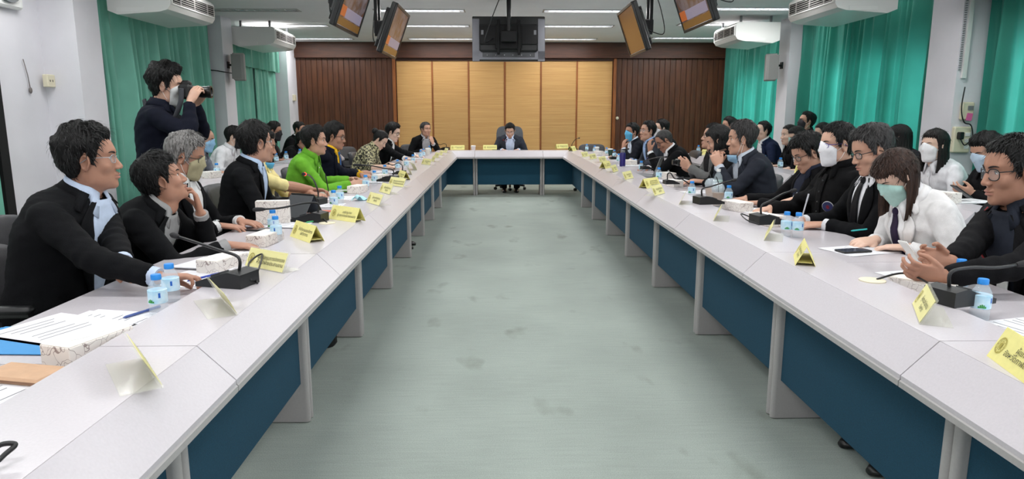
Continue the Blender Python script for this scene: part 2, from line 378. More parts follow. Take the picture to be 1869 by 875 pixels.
curtain_thing('green pleated curtain behind the standing photographer', WALL_L+.17, 7.56, 10.55, -1, M_curtain, seed=1, freq=8.5, amp=.105)
t = curtain_thing('narrow green curtain with a gathered valance beside the wood wall, left side', WALL_L+.13, 11.2, 13.7, -1, M_curtain, zt=2.3, seed=4, split=12.55, freq=10)
vl = curtain('valance', '', WALL_L+.22, 11.15, 13.75, 2.74, 2.16, M_curtain, -1, 9, 9, .04, parent=t)
curtain_thing('green curtain at the left edge behind the nearest seated man', WALL_L+.08, 3.7, 6.06, -1, M_curtain, seed=12, freq=8)
d = MB(); d.box((WALL_L+.03, 6.24, 1.35), (.05, .11, 2.7)); struct(d.build('trim_1', M_dark))
curtain_thing('daylit green curtain between the two pillars on the right', WALL_R-.17, 7.25, 10.58, 1, M_curtain_r, seed=21, freq=9, amp=.09)
curtain_thing('daylit green curtain in the far right corner beside the wood wall', WALL_R-.14, 11.1, 14.2, 1, M_curtain_r, seed=25, freq=9, amp=.07)
curtain_thing('green curtain at the right edge nearest the camera', WALL_R-.14, 3.3, 6.62, 1, M_curtain_r, seed=28, freq=6, amp=.075)

# ================================================================== fixtures on walls and ceiling
M_ac = mat('ac_white', (226,226,224), .28, spec=.5)
def ac_unit(label, X, y0, y1, side):
    """X: aisle-side face, side=+1 when the aisle is at +x"""
    t = thing('air_conditioner', label, 'air conditioner', (X, (y0+y1)/2, 2.40), 0 if side > 0 else PI)
    L = y1-y0; D = .66; p = [(-D,.30),(-.03,.30),(0,.27),(0,.10),(-.03,.055),(-.12,.03),(-D+.1,.0),(-D,.04)]
    b = MB(); b.loft([[(x, s*L/2*(1 if k in (0,) else 1), z) for x, z in p] for k, s in enumerate((-1, 1))]); b.build('housing', M_ac, t)
    g = MB(); g.box((.002, 0, .185), (.012, L-.08, .125)); gr = g.build('air_outlet', M_dark, t)
    s_ = MB(); s_.box((0,0,0), (.03, L-.1, .006), rotm(0, .5, 0)); me = s_.mesh('slat', M_lamv)
    for k in range(5): link('slat', me, gr, (.008, 0, .14+k*.023))
    for k in (-1, 0, 1):
        q = MB(); q.box((.008, k*L*.3, .185), (.02, .012, .12)); q.build('divider', M_lamv, gr)
    f = MB()
    for z in (.118, .252): f.box((.006, 0, z), (.016, L-.06, .014))
    for s in (-1, 1): f.box((.006, s*(L/2-.035), .185), (.016, .014, .14))
    f.build('outlet_frame', M_ac, t)
    c = MB(); c.box((-.42, -L/2-.003, .05), (.3, .006, .05), bev=.002); c.box((-.3, L/2+.003, .05), (.3, .006, .05), bev=.002); c.build('end_panel', M_white, t)
    c = MB(); c.box((-.34, 0, .022), (.32, L-.1, .012), rotm(0, -.07, 0)); c.build('intake_cover', M_white, t)
    for sx in (-.55, -.1):
        for sy in (-1, 1): c = MB(); c.box((sx, sy*(L/2-.1), .35), (.03, .03, .1)); c.build('hanger', M_grey, t)
    return t
ac_unit('ceiling air conditioner above the photographer', -3.46, 7.64, 8.80, 1)
ac_unit('ceiling air conditioner nearest the wood wall on the left', -3.46, 11.1, 12.2, 1)
ac_unit('large ceiling air conditioner on the right, nearer to the camera', 3.50, 7.38, 8.55, -1)
ac_unit('ceiling air conditioner nearest the wood wall on the right', 3.50, 10.42, 11.45, -1)
ac_unit('ceiling air conditioner above the right curtain edge, mostly cut off', 4.05, 5.45, 6.55, -1)
for (lab, X, Y, s) in (('grey box loudspeaker on the left pillar', -3.93, 10.80, 1), ('grey box loudspeaker on the right pillar', 4.18, 10.75, -1)):
    t = thing('loudspeaker', lab, 'loudspeaker', (X, Y, 2.05), 0)
    b = MB(); b.box((0, 0, .02), (.17, .24, .40), rotm(0, s*.0, s*.3), bev=.012); b.build('cabinet', mat('speaker_grey', (150,148,146), .6), t)
    b = MB(); b.box((0, -.12, .02), (.14, .012, .36), rotm(0, 0, s*.3), bev=.004); b.build('grille', mat('speaker_mesh', (138,137,136), .8, noise=.2, scale=400), t)
    b = MB(); b.box((-s*.12, 0, .05), (.12, .03, .03)); b.box((-s*.165, 0, .05), (.02, .08, .1)); b.build('bracket', M_black, t)
# small boxes on the left wall
def wall_box(name, label, loc, size, m, part, pm, cat, rz=0):
    t = thing(name, label, cat, loc, rz); b = MB(); b.box((0,0,0), size, bev=.006); b.build('cover', m, t)
    part(t, pm); return t
def _slots(t, pm):
    for k in (-1, 1):
        q = MB(); q.box((.022, k*.02, .0), (.006, .012, .02)); q.build('socket', pm, t)
p = aty(85, 148, 6.97); wall_box('wall_socket', 'cream wall socket in the corner of the left pillar', (WALL_L+.075, 6.94, p[2]), (.05, .12, .12), M_cream, _slots, M_grey, 'socket')
for k, (px, py) in enumerate(((508, 178), (513, 229))):
    q = aty(px, py, 13.78); wall_box('wall_switch', ('upper', 'lower')[k]+' cream switch box at the edge of the wood wall', (WALL_L+.37, 14.1, q[2]), (.05, .12, .12), M_cream, _slots, M_grey, 'switch')
t = thing('wall_fan', 'white exhaust fan box at the upper left corner', 'fan', tuple(atx(2, -32, WALL_L+.04)), 0)
b = MB(); b.box((0,0,0), (.08, .42, .42), bev=.02); b.build('housing', M_white, t)
b = MB(); b.lathe([(.15,0),(.17,0),(.17,.03),(.15,.03)], (.04,0,0), 24, axis=rotm(0,PI/2,0)); b.build('ring', M_grey, t, 40)
b = MB(); b.lathe([(0,0),(.14,0),(.14,.005),(0,.005)], (.038,0,0), 24, axis=rotm(0,PI/2,0)); b.build('opening', M_dark, t)
for k in range(5):
    b = MB(); b.box((.05, .07, 0), (.006, .12, .05), rotm(.5,0,0)); o = b.build('blade', M_grey, t); o.rotation_euler = (k*2*PI/5, 0, 0)
b = MB(); q0 = atx(42, 108, WALL_L+.02); q1 = atx(56, 165, WALL_L+.02)
b.tube([q0, (q0+q1)/2+np.array([0,.01,0]), q1], .004, 6); b.ball(q1, (.012,.02,.03), 8, 6)
tag(b.build('hanging_wire', mat('wire_grey', (120,112,110), .7), None, 180), 'thin wire end hanging loose on the left wall', 'wire')
# boxes and conduit on the right pillar
PXR = WALL_R-.35
def on_pillar(px, py): v = ray(px, py); k = (6.68-.0)/v[1]; return v*k+np.array([0,0,CAM_H])
a = on_pillar(1768, 0); c = on_pillar(1752, 185); X = 4.46
b = MB(); b.box((X, 6.665, 2.25), (.04, .025, 1.1)); t = thing('cable_trunking', 'white cable trunking running down the right pillar', 'cable trunking'); b.build('duct', M_white, t)
b = MB()
for k in range(46): b.box((X-.045, 6.668, 1.78+k*.021), (.012, .02, .009))
b.build('spiral_cord', M_grey, t)
p = on_pillar(1765, 203); t = thing('wall_telephone_box', 'cream junction box with a pink note on the right pillar', 'junction box', (p[0]-.02, 6.655, p[2]))
b = MB(); b.box((0,0,0), (.12, .05, .17), bev=.012); b.build('cover', M_cream, t)
b = MB(); b.box((.015, -.03, .03), (.05, .012, .04)); b.build('display', M_grey, t)
b = MB(); b.box((.01, -.033, -.055), (.055, .004, .07), rotm(.1,.1,0)); b.build('pink_note', mat('note_pink', (236,110,170), .8), t)
p = on_pillar(1752, 255); t = thing('power_outlet_panel', 'cream power outlet panel with black plug on the right pillar', 'outlet panel', (p[0]-.01, 6.655, p[2]))
b = MB(); b.box((0,0,0), (.17, .05, .25), bev=.01); b.build('cover', M_cream, t)
for k in range(3):
    b = MB(); b.box((.045, -.028, -.07+k*.06), (.05, .008, .035), bev=.003); b.build('socket', M_white, t)
b = MB(); b.box((-.035, -.045, .04), (.05, .05, .07), bev=.008); b.build('plug', M_black, t)
b = MB(); cp = [(-.035,-.05,.01),(.0,-.07,-.05),(.07,-.06,.03),(.05,-.05,.14),(-.02,-.05,.17),(-.06,-.05,.3),(-.05,-.05,.5)]
def spline(pts, n=40):
    P = np.array(pts, float); m = len(P); out = []
    for t in np.linspace(0, m-1-1e-6, n):
        i = int(t); f = t-i; p0, p1, p2, p3 = P[max(i-1,0)], P[i], P[min(i+1,m-1)], P[min(i+2,m-1)]
        out.append(.5*((2*p1)+(-p0+p2)*f+(2*p0-5*p1+4*p2-p3)*f*f+(-p0+3*p1-3*p2+p3)*f**3))
    return np.array(out)
b.tube(spline(cp), .006, 6); b.build('cord', M_black, t, 180)
b = MB(); b.tube(spline([(WALL_L+.0, 10.62, 2.02),(WALL_L+.2, 10.61, 2.01),(-4.11, 10.60, 1.99),(-3.97, 10.72, 1.97),(-3.93,10.75,2.0)]), .008, 6)
tag(b.build('speaker_cable', M_blackm, None, 180), 'dark cable running across the left pillar to the loudspeaker', 'cable')

# televisions hung from the ceiling
M_scr = bpy.data.materials.new('screen_picture'); M_scr.use_nodes = True
def _scr():
    nt = M_scr.node_tree; N = nt.nodes; L = nt.links; b = N['Principled BSDF']; tc = N.new('ShaderNodeTexCoord')
    n = N.new('ShaderNodeTexNoise'); n.inputs['Scale'].default_value = 5; n.inputs['Detail'].default_value = 7; n.inputs['Distortion'].default_value = 1.5; L.new(tc.outputs['Object'], n.inputs['Vector'])
    r = N.new('ShaderNodeValToRGB'); e = r.color_ramp.elements; e[0].position = .36; e[0].color = (*lin((120,74,40)),1); e[1].position = .62; e[1].color = (*lin((140,124,128)),1)
    e2 = r.color_ramp.elements.new(.47); e2.color = (*lin((116,92,84)),1)
    L.new(n.outputs['Fac'], r.inputs[0]); L.new(r.outputs[0], b.inputs['Emission Color']); b.inputs['Emission Strength'].default_value = .42
    b.inputs['Base Color'].default_value = (.02,.02,.02,1); b.inputs['Roughness'].default_value = .25
_scr()
M_scrorange = mat('screen_orange', (30,12,4), .3, emit=.5, emit_rgb=(220,118,60))
M_scrlav = mat('screen_lavender', (20,20,24), .3, emit=.42, emit_rgb=(186,178,204))
M_scrtan = mat('screen_tan', (20,14,8), .3, emit=.32, emit_rgb=(176,128,62))
M_scrbrown = mat('screen_dull_amber', (58,40,24), .2, emit=.22, emit_rgb=(150,102,52))
M_bezel = mat('tv_bezel', (24,26,27), .35)
def tv(label, loc, rz, tilt, W=.92, H=.54, picture=True, mount_dy=.16, back_silver=False):
    t = thing('television', label, 'television', loc, rz)
    Rm = rotm(tilt, 0, 0)
    def B(mb, name, m, par=t, sm=None):
        mb.v = [tuple(np.array(p) @ Rm.T) for p in mb.v]; return mb.build(name, m, par, sm)
    b = MB(); b.box((0, .03, 0), (W, .05, H), bev=.008); cabinet = B(b, 'cabinet', M_bezel)
    b = MB(); b.box((0, .075, .0), (W*.8, .06, H*.62), bev=.02); B(b, 'back_shell', mat('tv_back', (26,27,29), .5))
    f = MB()
    for s in (-1, 1): f.box((s*(W/2-.012), 0, 0), (.024, .022, H), bev=.003); f.box((0, 0, s*(H/2-.014)), (W, .022, .028), bev=.003)
    B(f, 'bezel', M_bezel)
    s_ = MB(); w, h = W-.05, H-.06; s_.add([(-w/2,-.002,-h/2),(w/2,-.002,-h/2),(w/2,-.002,h/2),(-w/2,-.002,h/2)], [(0,1,2,3)])
    sc = B(s_, 'screen', M_scr if picture else M_scrbrown)
    if picture:
        for (nm, x0, x1, z0, z1, m) in (('orange_block', -w*.5, -w*.28, -h*.33, -h*.14, M_scrorange), ('caption_block', -w*.28, w*.46, -h*.34, -h*.15, M_scrlav), ('footer', -w*.5, w*.5, -h*.5, -h*.36, M_scrtan)):
            q = MB(); q.add([(x0,-.005,z0),(x1,-.005,z0),(x1,-.005,z1),(x0,-.005,z1)], [(0,1,2,3)]); B(q, nm, m, sc)
    if back_silver:
        q = MB()
        for s in (-1, 1): q.box((s*W*.45, .058, -.02), (W*.1, .012, H*.96), bev=.004)
        q.box((0, .058, -H*.38), (W, .012, H*.2), bev=.004); B(q, 'silver_trim', mat('tv_silver', (120,121,128), .35, metal=.5))
        q = MB(); q.box((0, .115, .03), (W*.79, .02, H*.42), bev=.004); B(q, 'mount_plate', M_blackm)
        for s in (-1, 1):
            q = MB(); q.box((s*W*.36, .128, .06), (.03, .008, .055)); B(q, 'sticker', M_grey)
        q = MB(); q.box((-W*.33, .068, -H*.2), (.05, .012, .03)); q.box((-W*.24, .068, -H*.19), (.09, .012, .035)); q.box((W*.22, .068, -H*.19), (.13, .012, .035)); B(q, 'port_cover', mat('port_beige', (170,168,150), .6))
        q = MB(); q.box((0, .066, -H*.36), (W*.72, .006, .07)); B(q, 'terminal_strip', mat('terminal_grey', (70,72,76), .5))
        for k in range(6):
            q = MB(); q.lathe([(0,0),(.006,0),(.006,.01),(0,.01)], ((k-2.5)*.11, .068, -H*.38), 8, axis=rotm(-PI/2)); B(q, 'screw', M_chrome)
    # hanger: bracket, arms and two ceiling poles
    y0 = .16; top = CEIL - loc[2]
    q = MB(); q.box((0, .125, 0), (.34, .04, .3), bev=.01)
    for s in (-1, 1): q.box((s*.13, .13, 0), (.035, .05, .44), bev=.006)
    B(q, 'bracket', M_blackm)
    q = MB(); c0 = Rm @ np.array([0, .15, 0]); py = c0[1]+.06
    q.box((0, (c0[1]+py)/2, c0[2]), (.2, .12, .14), bev=.01)
    if back_silver: q.tube([(0, py, c0[2]-.05), (0, py, top)], .028, 12)
    else:
        for s in (-1, 1): q.box((s*.09, py, (c0[2]+top)/2-.05), (.035, .035, top-c0[2]+.1-.004))
    q.box((0, py, top-.012), (.3, .16, .022), bev=.004); q.build('ceiling_pole', M_blackm, t)
    q = MB(); q.tube(spline([(.2, py-.08, .0), (.3, py+.1, -.06), (.22, py+.08, .2), (.12, py, top-.03)]), .006, 6); q.build('cable', M_black, t, 180)
    return t
tv('hanging television with its black back to the camera above the chairman', (.135, 9.15, 2.31), PI, .12, .93, .56, True, back_silver=True)
tv('left hanging television showing a picture, farther from the camera', (-1.142, 7.99, 2.257), 1.56, .36)
tv('left hanging television showing a picture, cut off by the top edge', (-1.33, 6.72, 2.375), 1.56, .36)
tv('right hanging television with a plain amber screen', (1.525, 8.118, 2.298), -1.575, .343, picture=False)
tv('right hanging television showing a picture, cut off by the top edge', (1.78, 6.62, 2.41), -1.56, .36)

# ================================================================== THE CONFERENCE TABLE
TOP = .762; WORK = .715          # raised ledge and lower worktop
def sweep(mb, prof, path, trim=.002):
    P = [np.array(p, float) for p in path]; n = len(P); rings = []
    for i in range(n):
        d0 = P[i]-P[i-1] if i > 0 else P[i+1]-P[i]; d1 = P[i+1]-P[i] if i < n-1 else d0
        d0 = d0/np.linalg.norm(d0); d1 = d1/np.linalg.norm(d1); n0 = np.array([-d0[1], d0[0]]); n1 = np.array([-d1[1], d1[0]])
        m = n0+n1; m = m/np.dot(m, n0) if i not in (0, n-1) else n0
        base = P[i] + (d1*trim if i == 0 else (-d0*trim if i == n-1 else 0))
        rings.append([(base[0]+m[0]*o, base[1]+m[1]*o, z) for o, z in prof])
    mb.loft(rings[::-1]); return mb
PF_FASCIA = [(0,.640),(0,.667),(.095,.7615),(.115,.752),(.03,.655),(.03,.640)]
PF_EDGE = [(-.004,.636),(-.004,.652),(.010,.662),(.010,.636)]
PF_LEDGE = [(.0965,.735),(.0965,TOP),(.345,TOP),(.348,.758),(.348,.690),(.330,.690),(.330,.735)]
PF_WORK = [(.350,.690),(.350,WORK),(.806,WORK),(.812,.708),(.812,.690)]
PF_PANEL = [(.185,.185),(.185,.64),(.205,.64),(.205,.185)]
def leg_mesh(mb, p, d, nrm, s):
    """one side board with a rounded front post; p on the lip line, d along the table, nrm outward"""
    c = p + d*s*.020; ring = []
    for z in (0.004, .645):
        q = []
        for t in np.linspace(PI/2, 3*PI/2, 7): q.append((.172+.018*math.cos(t)*1.0, .018*math.sin(t)))
        q += [(.60, -.014), (.60, .014)]
        ring.append([(c[0]+nrm[0]*o+d[0]*w, c[1]+nrm[1]*o+d[1]*w, z) for o, w in q])
    mb.loft(ring)
PF_WORK2 = [(.350,.690),(.350,WORK),(.606,WORK),(.612,.708),(.612,.690)]
def table_section(label, path, legs=(1, 1), panel=M_teal, panel_prof=PF_PANEL, work=PF_WORK, group=None):
    o = thing('conference_table_section', label, 'table section', group=group)
    for nm, pf, m in (('front_fascia', PF_FASCIA, M_lam), ('edge_strip', PF_EDGE, M_lamv), ('raised_ledge', PF_LEDGE, M_lam), ('worktop', work, M_lam), ('modesty_panel', panel_prof, panel)):
        b = MB(); sweep(b, pf, path, .002 if nm != 'modesty_panel' else .04); b.build(nm, m, o)
    P = [np.array(p, float) for p in path]
    for e, on in enumerate(legs):
        if not on: continue
        a, c = (P[0], P[1]) if e == 0 else (P[-1], P[-2]); d = (c-a)/np.linalg.norm(c-a); n = np.array([-d[1], d[0]])*(1 if e == 0 else -1)
        b = MB(); leg_mesh(b, a, d, n, 1); b.build('leg', M_lamv, o, 40)
    return o
LX, RX, FY = -.69, 1.073, 11.5; Y0 = .52; ML = .395; MR = .745
ordn = ['nearest the camera', 'second from the camera', 'third from the camera', 'fourth from the camera', 'fifth from the camera', 'sixth from the camera', 'seventh from the camera', 'eighth from the camera']
for k in range(8):
    y0 = Y0+1.2*k; y1 = y0+1.2
    table_section(f'left straight section of the grey conference table, {ordn[k]}', [(LX, y0), (LX, y1)])
    table_section(f'right straight section of the grey conference table, {ordn[k]}', [(RX, y1), (RX, y0)])
yc = Y0+1.2*8
table_section('far left corner section of the grey conference table', [(LX, yc), (LX, FY), (-.395, FY)])
table_section('far middle section of the grey conference table in front of the chairman', [(-.395, FY), (MR, FY)])
table_section('far right corner section of the grey conference table', [(MR, FY), (RX, FY), (RX, yc)])
PF_PANEL2 = [(.06,.12),(.06,.66),(.085,.66),(.085,.12)]
for k in range(4): table_section(f'pale second-row desk behind the left seats, {ordn[k]}', [(-2.50, 6.0+1.35*k), (-2.50, 7.2+1.35*k)], panel=M_lamv, panel_prof=PF_PANEL2, work=PF_WORK2)
for k in range(5): table_section(f'pale second-row desk behind the right seats, {ordn[k]}', [(2.85, 5.35+1.35*k), (2.85, 4.15+1.35*k)], panel=M_lamv, panel_prof=PF_PANEL2, work=PF_WORK2)
# cable grommets
def grommet(x, y, label):
    p = atz(x, y, TOP); t = thing('cable_grommet', label, 'grommet', (p[0], p[1], TOP))
    b = MB(); b.lathe([(.018,0),(.045,0),(.045,.004),(.03,.006),(.018,.005)], n=20); b.build('ring', M_cream, t, 40)
    b = MB(); b.lathe([(0,.001),(.018,.001),(.018,.003),(0,.003)], n=16); b.build('hole', M_dark, t)

# ================================================================== CHAIRS
def slab(mb, w, h, th, z0, curve, n=10, m=8, lean=.15, ex=5.0):
    """upholstered back: rounded outline, bowed around the sitter; faces +y"""
    rings = []; K = 28
    for (f, off) in ((0.9, 0), (1.0, .25), (1.0, .75), (.9, 1.0)):
        r = []
        for k in range(K):
            t = 2*PI*k/K; c, s = math.cos(t), math.sin(t)
            x = w/2*f*abs(c)**(2/ex)*(1 if c >= 0 else -1); z = h/2*f*abs(s)**(2/ex)*(1 if s >= 0 else -1)
            y = -th*off + curve*(x/(w/2))**2 - lean*(z+h/2)
            r.append((x, y, z0+h/2+z))
        rings.append(r)
    mb.loft(rings)
def make_chair(name, label, m, high=False, dark=M_black):
    t = thing(name, label, 'chair')
    b = MB(); h = .62 if high else .35; slab(b, .50 if high else .48, h, .075, .53 if high else .48, .05); b.v = [(x, y-.22, z) for x, y, z in b.v]; b.build('backrest', m, t, 50)
    b = MB(); rings = []
    for z, f in ((.40,.93),(.42,1),(.47,1),(.49,.93)):
        rings.append([(.25*f*abs(math.cos(a))**.5*(1 if math.cos(a)>=0 else -1), .24*f*abs(math.sin(a))**.5*(1 if math.sin(a)>=0 else -1)+.0, z) for a in np.linspace(0, 2*PI, 24, endpoint=False)])
    b.loft(rings); b.build('seat', m, t, 50)
    for s in (-1, 1):
        b = MB(); b.tube([(s*.235,-.2,.45),(s*.25,-.2,.56),(s*.25,-.14,.635),(s*.25,.1,.635)], .016, 8); b.box((s*.25, -.02, .65), (.05, .26, .03), bev=.012); b.build('armrest', dark, t, 50)
    b = MB(); b.box((0, -.25, .5), (.06, .03, .2)); b.box((0, -.12, .39), (.1, .3, .03)); b.build('back_bracket', dark, t)
    b = MB(); b.tube([(0,0,.1),(0,0,.4)], .03, 10); b.build('gas_column', dark, t, 50)
    for k in range(5):
        a = 2*PI*k/5+.3; b = MB(); c, s = math.cos(a), math.sin(a)
        b.tube([(0,0,.12),(c*.28,s*.28,.075)], [.03,.018], 8); g = b.build('base_leg', dark, t, 50)
        w = MB(); w.lathe([(0,-.02),(.026,-.02),(.028,0),(.026,.02),(0,.02)], (c*.28, s*.28, .03), 10, axis=rotm(0,PI/2,a+.6)); w.build('caster', dark, g, 50)
    return t
CHAIR = {}
def chair(kind, loc, face, label):
    """face: world azimuth the chair looks to (degrees)"""
    rz = R_(face-90)
    if kind not in CHAIR:
        m, high = {'grey': (M_chair, False), 'brown': (M_chairb, False), 'boss': (mat('chair_grey_leather', (74,78,86), .45, noise=.08, scale=30), True)}[kind]
        t = make_chair('office_chair', label, m, high); CHAIR[kind] = t; t.location = tuple(loc); t.rotation_euler = (0, 0, rz); return t
    return dup(CHAIR[kind], loc, rz, label)

# ================================================================== PEOPLE
def sd_ell(p, c, r):
    q = (p-np.array(c))/np.array(r); k0 = np.linalg.norm(q, axis=-1); k1 = np.linalg.norm(q/np.array(r), axis=-1)+1e-9; return k0*(k0-1)/k1
def sd_cap(p, a, b, ra, rb):
    a = np.array(a); b = np.array(b); d = b-a; h = np.clip(((p-a)@d)/(d@d), 0, 1); return np.linalg.norm(p-a-h[...,None]*d, axis=-1)-(ra+(rb-ra)*h)
def smin(a, b, k): h = np.clip(.5+.5*(b-a)/k, 0, 1); return b+(a-b)*h-k*h*(1-h)
def smax(a, b, k): return -smin(-a, -b, k)
def head_sdf(p):
    """adult head: y forward, z up, eyes near z=0"""
    q = p.copy(); q[...,0] = np.abs(q[...,0])
    d = sd_ell(q, (0,-.014,.030), (.076,.094,.090))
    d = smin(d, sd_ell(q, (0,.014,.044), (.064,.068,.052)), .02)
    d = smin(d, sd_ell(q, (0,.016,-.040), (.060,.062,.082)), .03)
    d = smin(d, sd_ell(q, (0,.024,-.086), (.046,.046,.034)), .025)
    d = smin(d, sd_ell(q, (.052,-.005,-.062), (.014,.026,.034)), .03)
    d = smin(d, sd_ell(q, (.040,.050,-.028), (.026,.024,.024)), .02)
    d = smin(d, sd_cap(q, (0,.076,.026), (.042,.060,.026), .0115, .009), .018)
    d = smax(d, -sd_ell(q, (.032,.102,.000), (.021,.020,.014)), .014)
    d = smin(d, sd_cap(q, (0,.077,.004), (0,.0940,-.036), .007, .0115), .014)
    d = smin(d, sd_ell(q, (.0130,.0865,-.040), (.0085,.0095,.0075)), .007)
    d = smin(d, sd_ell(q, (0,.0785,-.0665), (.021,.0125,.0068)), .007)
    d = smin(d, sd_ell(q, (0,.0765,-.0785), (.018,.0125,.0072)), .007)
    d = smax(d, -sd_ell(q, (0,.0920,-.0725), (.024,.008,.0016)), .004)
    d = smin(d, sd_ell(q, (0,.063,-.106), (.020,.016,.016)), .018)
    d = smin(d, sd_cap(q, (0,-.022,-.06), (0,-.034,-.125), .052, .050), .02)
    return d
H_O = np.array([0, 0, -.012])
def _march(org, dirs, t0=.24, it=70):
    t = np.full(dirs.shape[:-1], t0)
    for _ in range(it): t = t - np.clip(head_sdf(org+dirs*t[...,None]), -.01, 1)*.8
    return t
_HC = {}
def head_grid(lod):
    if lod in _HC: return _HC[lod]
    K, J = {2: (120, 88), 1: (72, 52), 0: (44, 34)}[lod]
    t = np.linspace(-PI, PI, K, endpoint=False); az = t-.45*np.sin(t); el = np.linspace(PI/2-.02, -PI/2+.02, J)
    A, E = np.meshgrid(az, el); D = np.stack([np.sin(A)*np.cos(E), np.cos(A)*np.cos(E), np.sin(E)], -1)
    r = _march(H_O, D); P = H_O+D*r[...,None]
    F = [(i*K+j, i*K+(j+1)%K, (i+1)*K+(j+1)%K, (i+1)*K+j) for i in range(J-1) for j in range(K)]
    F = [f[::-1] for f in F] + [tuple(range(K)), tuple((J-1)*K+k for k in range(K-1,-1,-1))]
    _HC[lod] = (A, E, D, r, P, F); return _HC[lod]
def front_y(x, z, off=0.0):
    x = np.asarray(x, float); z = np.asarray(z, float); o = np.stack([x, np.full_like(x, .2), z], -1); t = np.zeros_like(x)
    for _ in range(60): t = t+np.clip(head_sdf(o+np.stack([0*t, -t, 0*t], -1)), -.01, 1)*.8
    return .2-t+off
def sstep(a, b, x): u = np.clip((x-a)/(b-a), 0, 1); return u*u*(3-2*u)
HL = np.array([(0,.074),(28,.073),(46,.066),(58,.040),(68,.004),(76,-.022),(84,-.024),(90,.022),(100,.026),(108,-.005),(120,-.048),(140,-.068),(180,-.078)])
def wave_noise(p, freq, seed, n=9):
    rg = np.random.default_rng(seed); o = np.zeros(p.shape[:-1])
    for _ in range(n):
        k = rg.standard_normal(3)*freq; o += np.sin(p@k+rg.uniform(0, 6.28))
    return o/n*1.6
def hair_cap(lod, top=.024, side=.012, line=0.0, rough=.35, seed=0, fringe=0.0, back=0.0, part=0.0, recede=0.0):
    A, E, D, r, P, F = head_grid(lod); a = np.degrees(np.abs(A))
    hl = np.interp(a, HL[:,0], HL[:,1])+line*sstep(70, 20, a)-fringe*sstep(62, 30, a)+recede*sstep(40, 55, a)*sstep(75, 55, a)-back*sstep(110, 150, a)
    z = P[...,2]; wob = .004*np.sin(A*31+seed)+.003*np.sin(A*57+seed*2)
    m = sstep(0, .02, z-hl+wob); th = (side+(top-side)*sstep(-.01, .075, z))*.82
    st = np.sin(A*34+3*np.sin(E*5+seed)+seed)*.5+np.sin(A*71+4*np.sin(E*4)+seed*1.3)*.35+wave_noise(P, 45, seed)*.9
    th = th*(1+rough*st*sstep(0, .5, m))
    if part: th = th*(1-.55*np.exp(-((P[...,0]-part)/.008)**2)*sstep(0, .06, P[...,1]))
    rr = r+th*m**.6-.007*(1-m)
    return (H_O+D*rr[...,None]).reshape(-1, 3), F

class Torso:
    def __init__(s, P0, P2, bend=0.0, fat=1.0, sw=1.0, twist=0.0, fem=False):
        s.P0 = np.array(P0, float); s.P2 = np.array(P2, float); s.P1 = (s.P0+s.P2)/2+np.array([0, -bend, .0]); s.x = np.array([math.cos(twist), math.sin(twist), 0])
        s.fat = fat; s.sw = sw
        T = np.array([(0,.175,.125,.115),(.12,.172,.125,.115),(.35,.158,.122,.100),(.55,.168,.122,.112),(.70,.178,.116,.118),(.80,.184,.104,.114),(.87,.172,.090,.104),(.92,.138,.076,.092),(.96,.096,.066,.078),(1.0,.064,.058,.064)])
        if fem: T[3:6,2] += .016; T[:,1] *= .92
        s.T = T
    def c(s, v): return (1-v)**2*s.P0+2*v*(1-v)*s.P1+v*v*s.P2
    def frame(s, v):
        t = 2*(1-v)*(s.P1-s.P0)+2*v*(s.P2-s.P1); t /= np.linalg.norm(t); f = np.cross(t, s.x); f = -f if f[1] < 0 and abs(f[1]) > .3 else f; f /= np.linalg.norm(f); return s.x, f, t
    def pt(s, ang, v, off=0.0):
        """ang 90 = front"""
        x, f, t = s.frame(min(v, 1)); w = np.interp(v, s.T[:,0], s.T[:,1])*s.sw; fr = np.interp(v, s.T[:,0], s.T[:,2])*s.fat; bk = np.interp(v, s.T[:,0], s.T[:,3])*s.fat
        c_, s_ = math.cos(R_(ang)), math.sin(R_(ang)); e = 2/2.5
        X = (w*(1+(s.fat-1)*.8*(v < .75))+off)*math.copysign(abs(c_)**e, c_); Y = ((fr if s_ > 0 else bk)+off)*math.copysign(abs(s_)**e, s_)
        return s.c(v)+x*X+f*Y
    def ring(s, v, n=24, off=0.0): return [s.pt(360*k/n, v, off) for k in range(n)]
    def shoulder(s, side): x, f, t = s.frame(.83); return s.c(.83)+x*side*.168*s.sw+t*.004
def ik(S, W, l1, l2, pole):
    d = W-S; L = np.linalg.norm(d); L2 = min(L, (l1+l2)*.995); u = d/(L+1e-9); W = S+u*L2
    a = (l1*l1-l2*l2+L2*L2)/(2*L2); h = math.sqrt(max(l1*l1-a*a, 0)); p = np.array(pole, float); p = p-u*(p@u); p /= np.linalg.norm(p)+1e-9
    return S+u*a+p*h, W
def limb(S, E, W, n=6):
    a = [S+(E-S)*t for t in np.linspace(0, .88, n)]; b = [E+(W-E)*t for t in np.linspace(.12, 1, n)]; m = (a[-1]+b[0])/2*.5+E*.5
    return np.array(a+[m]+b)
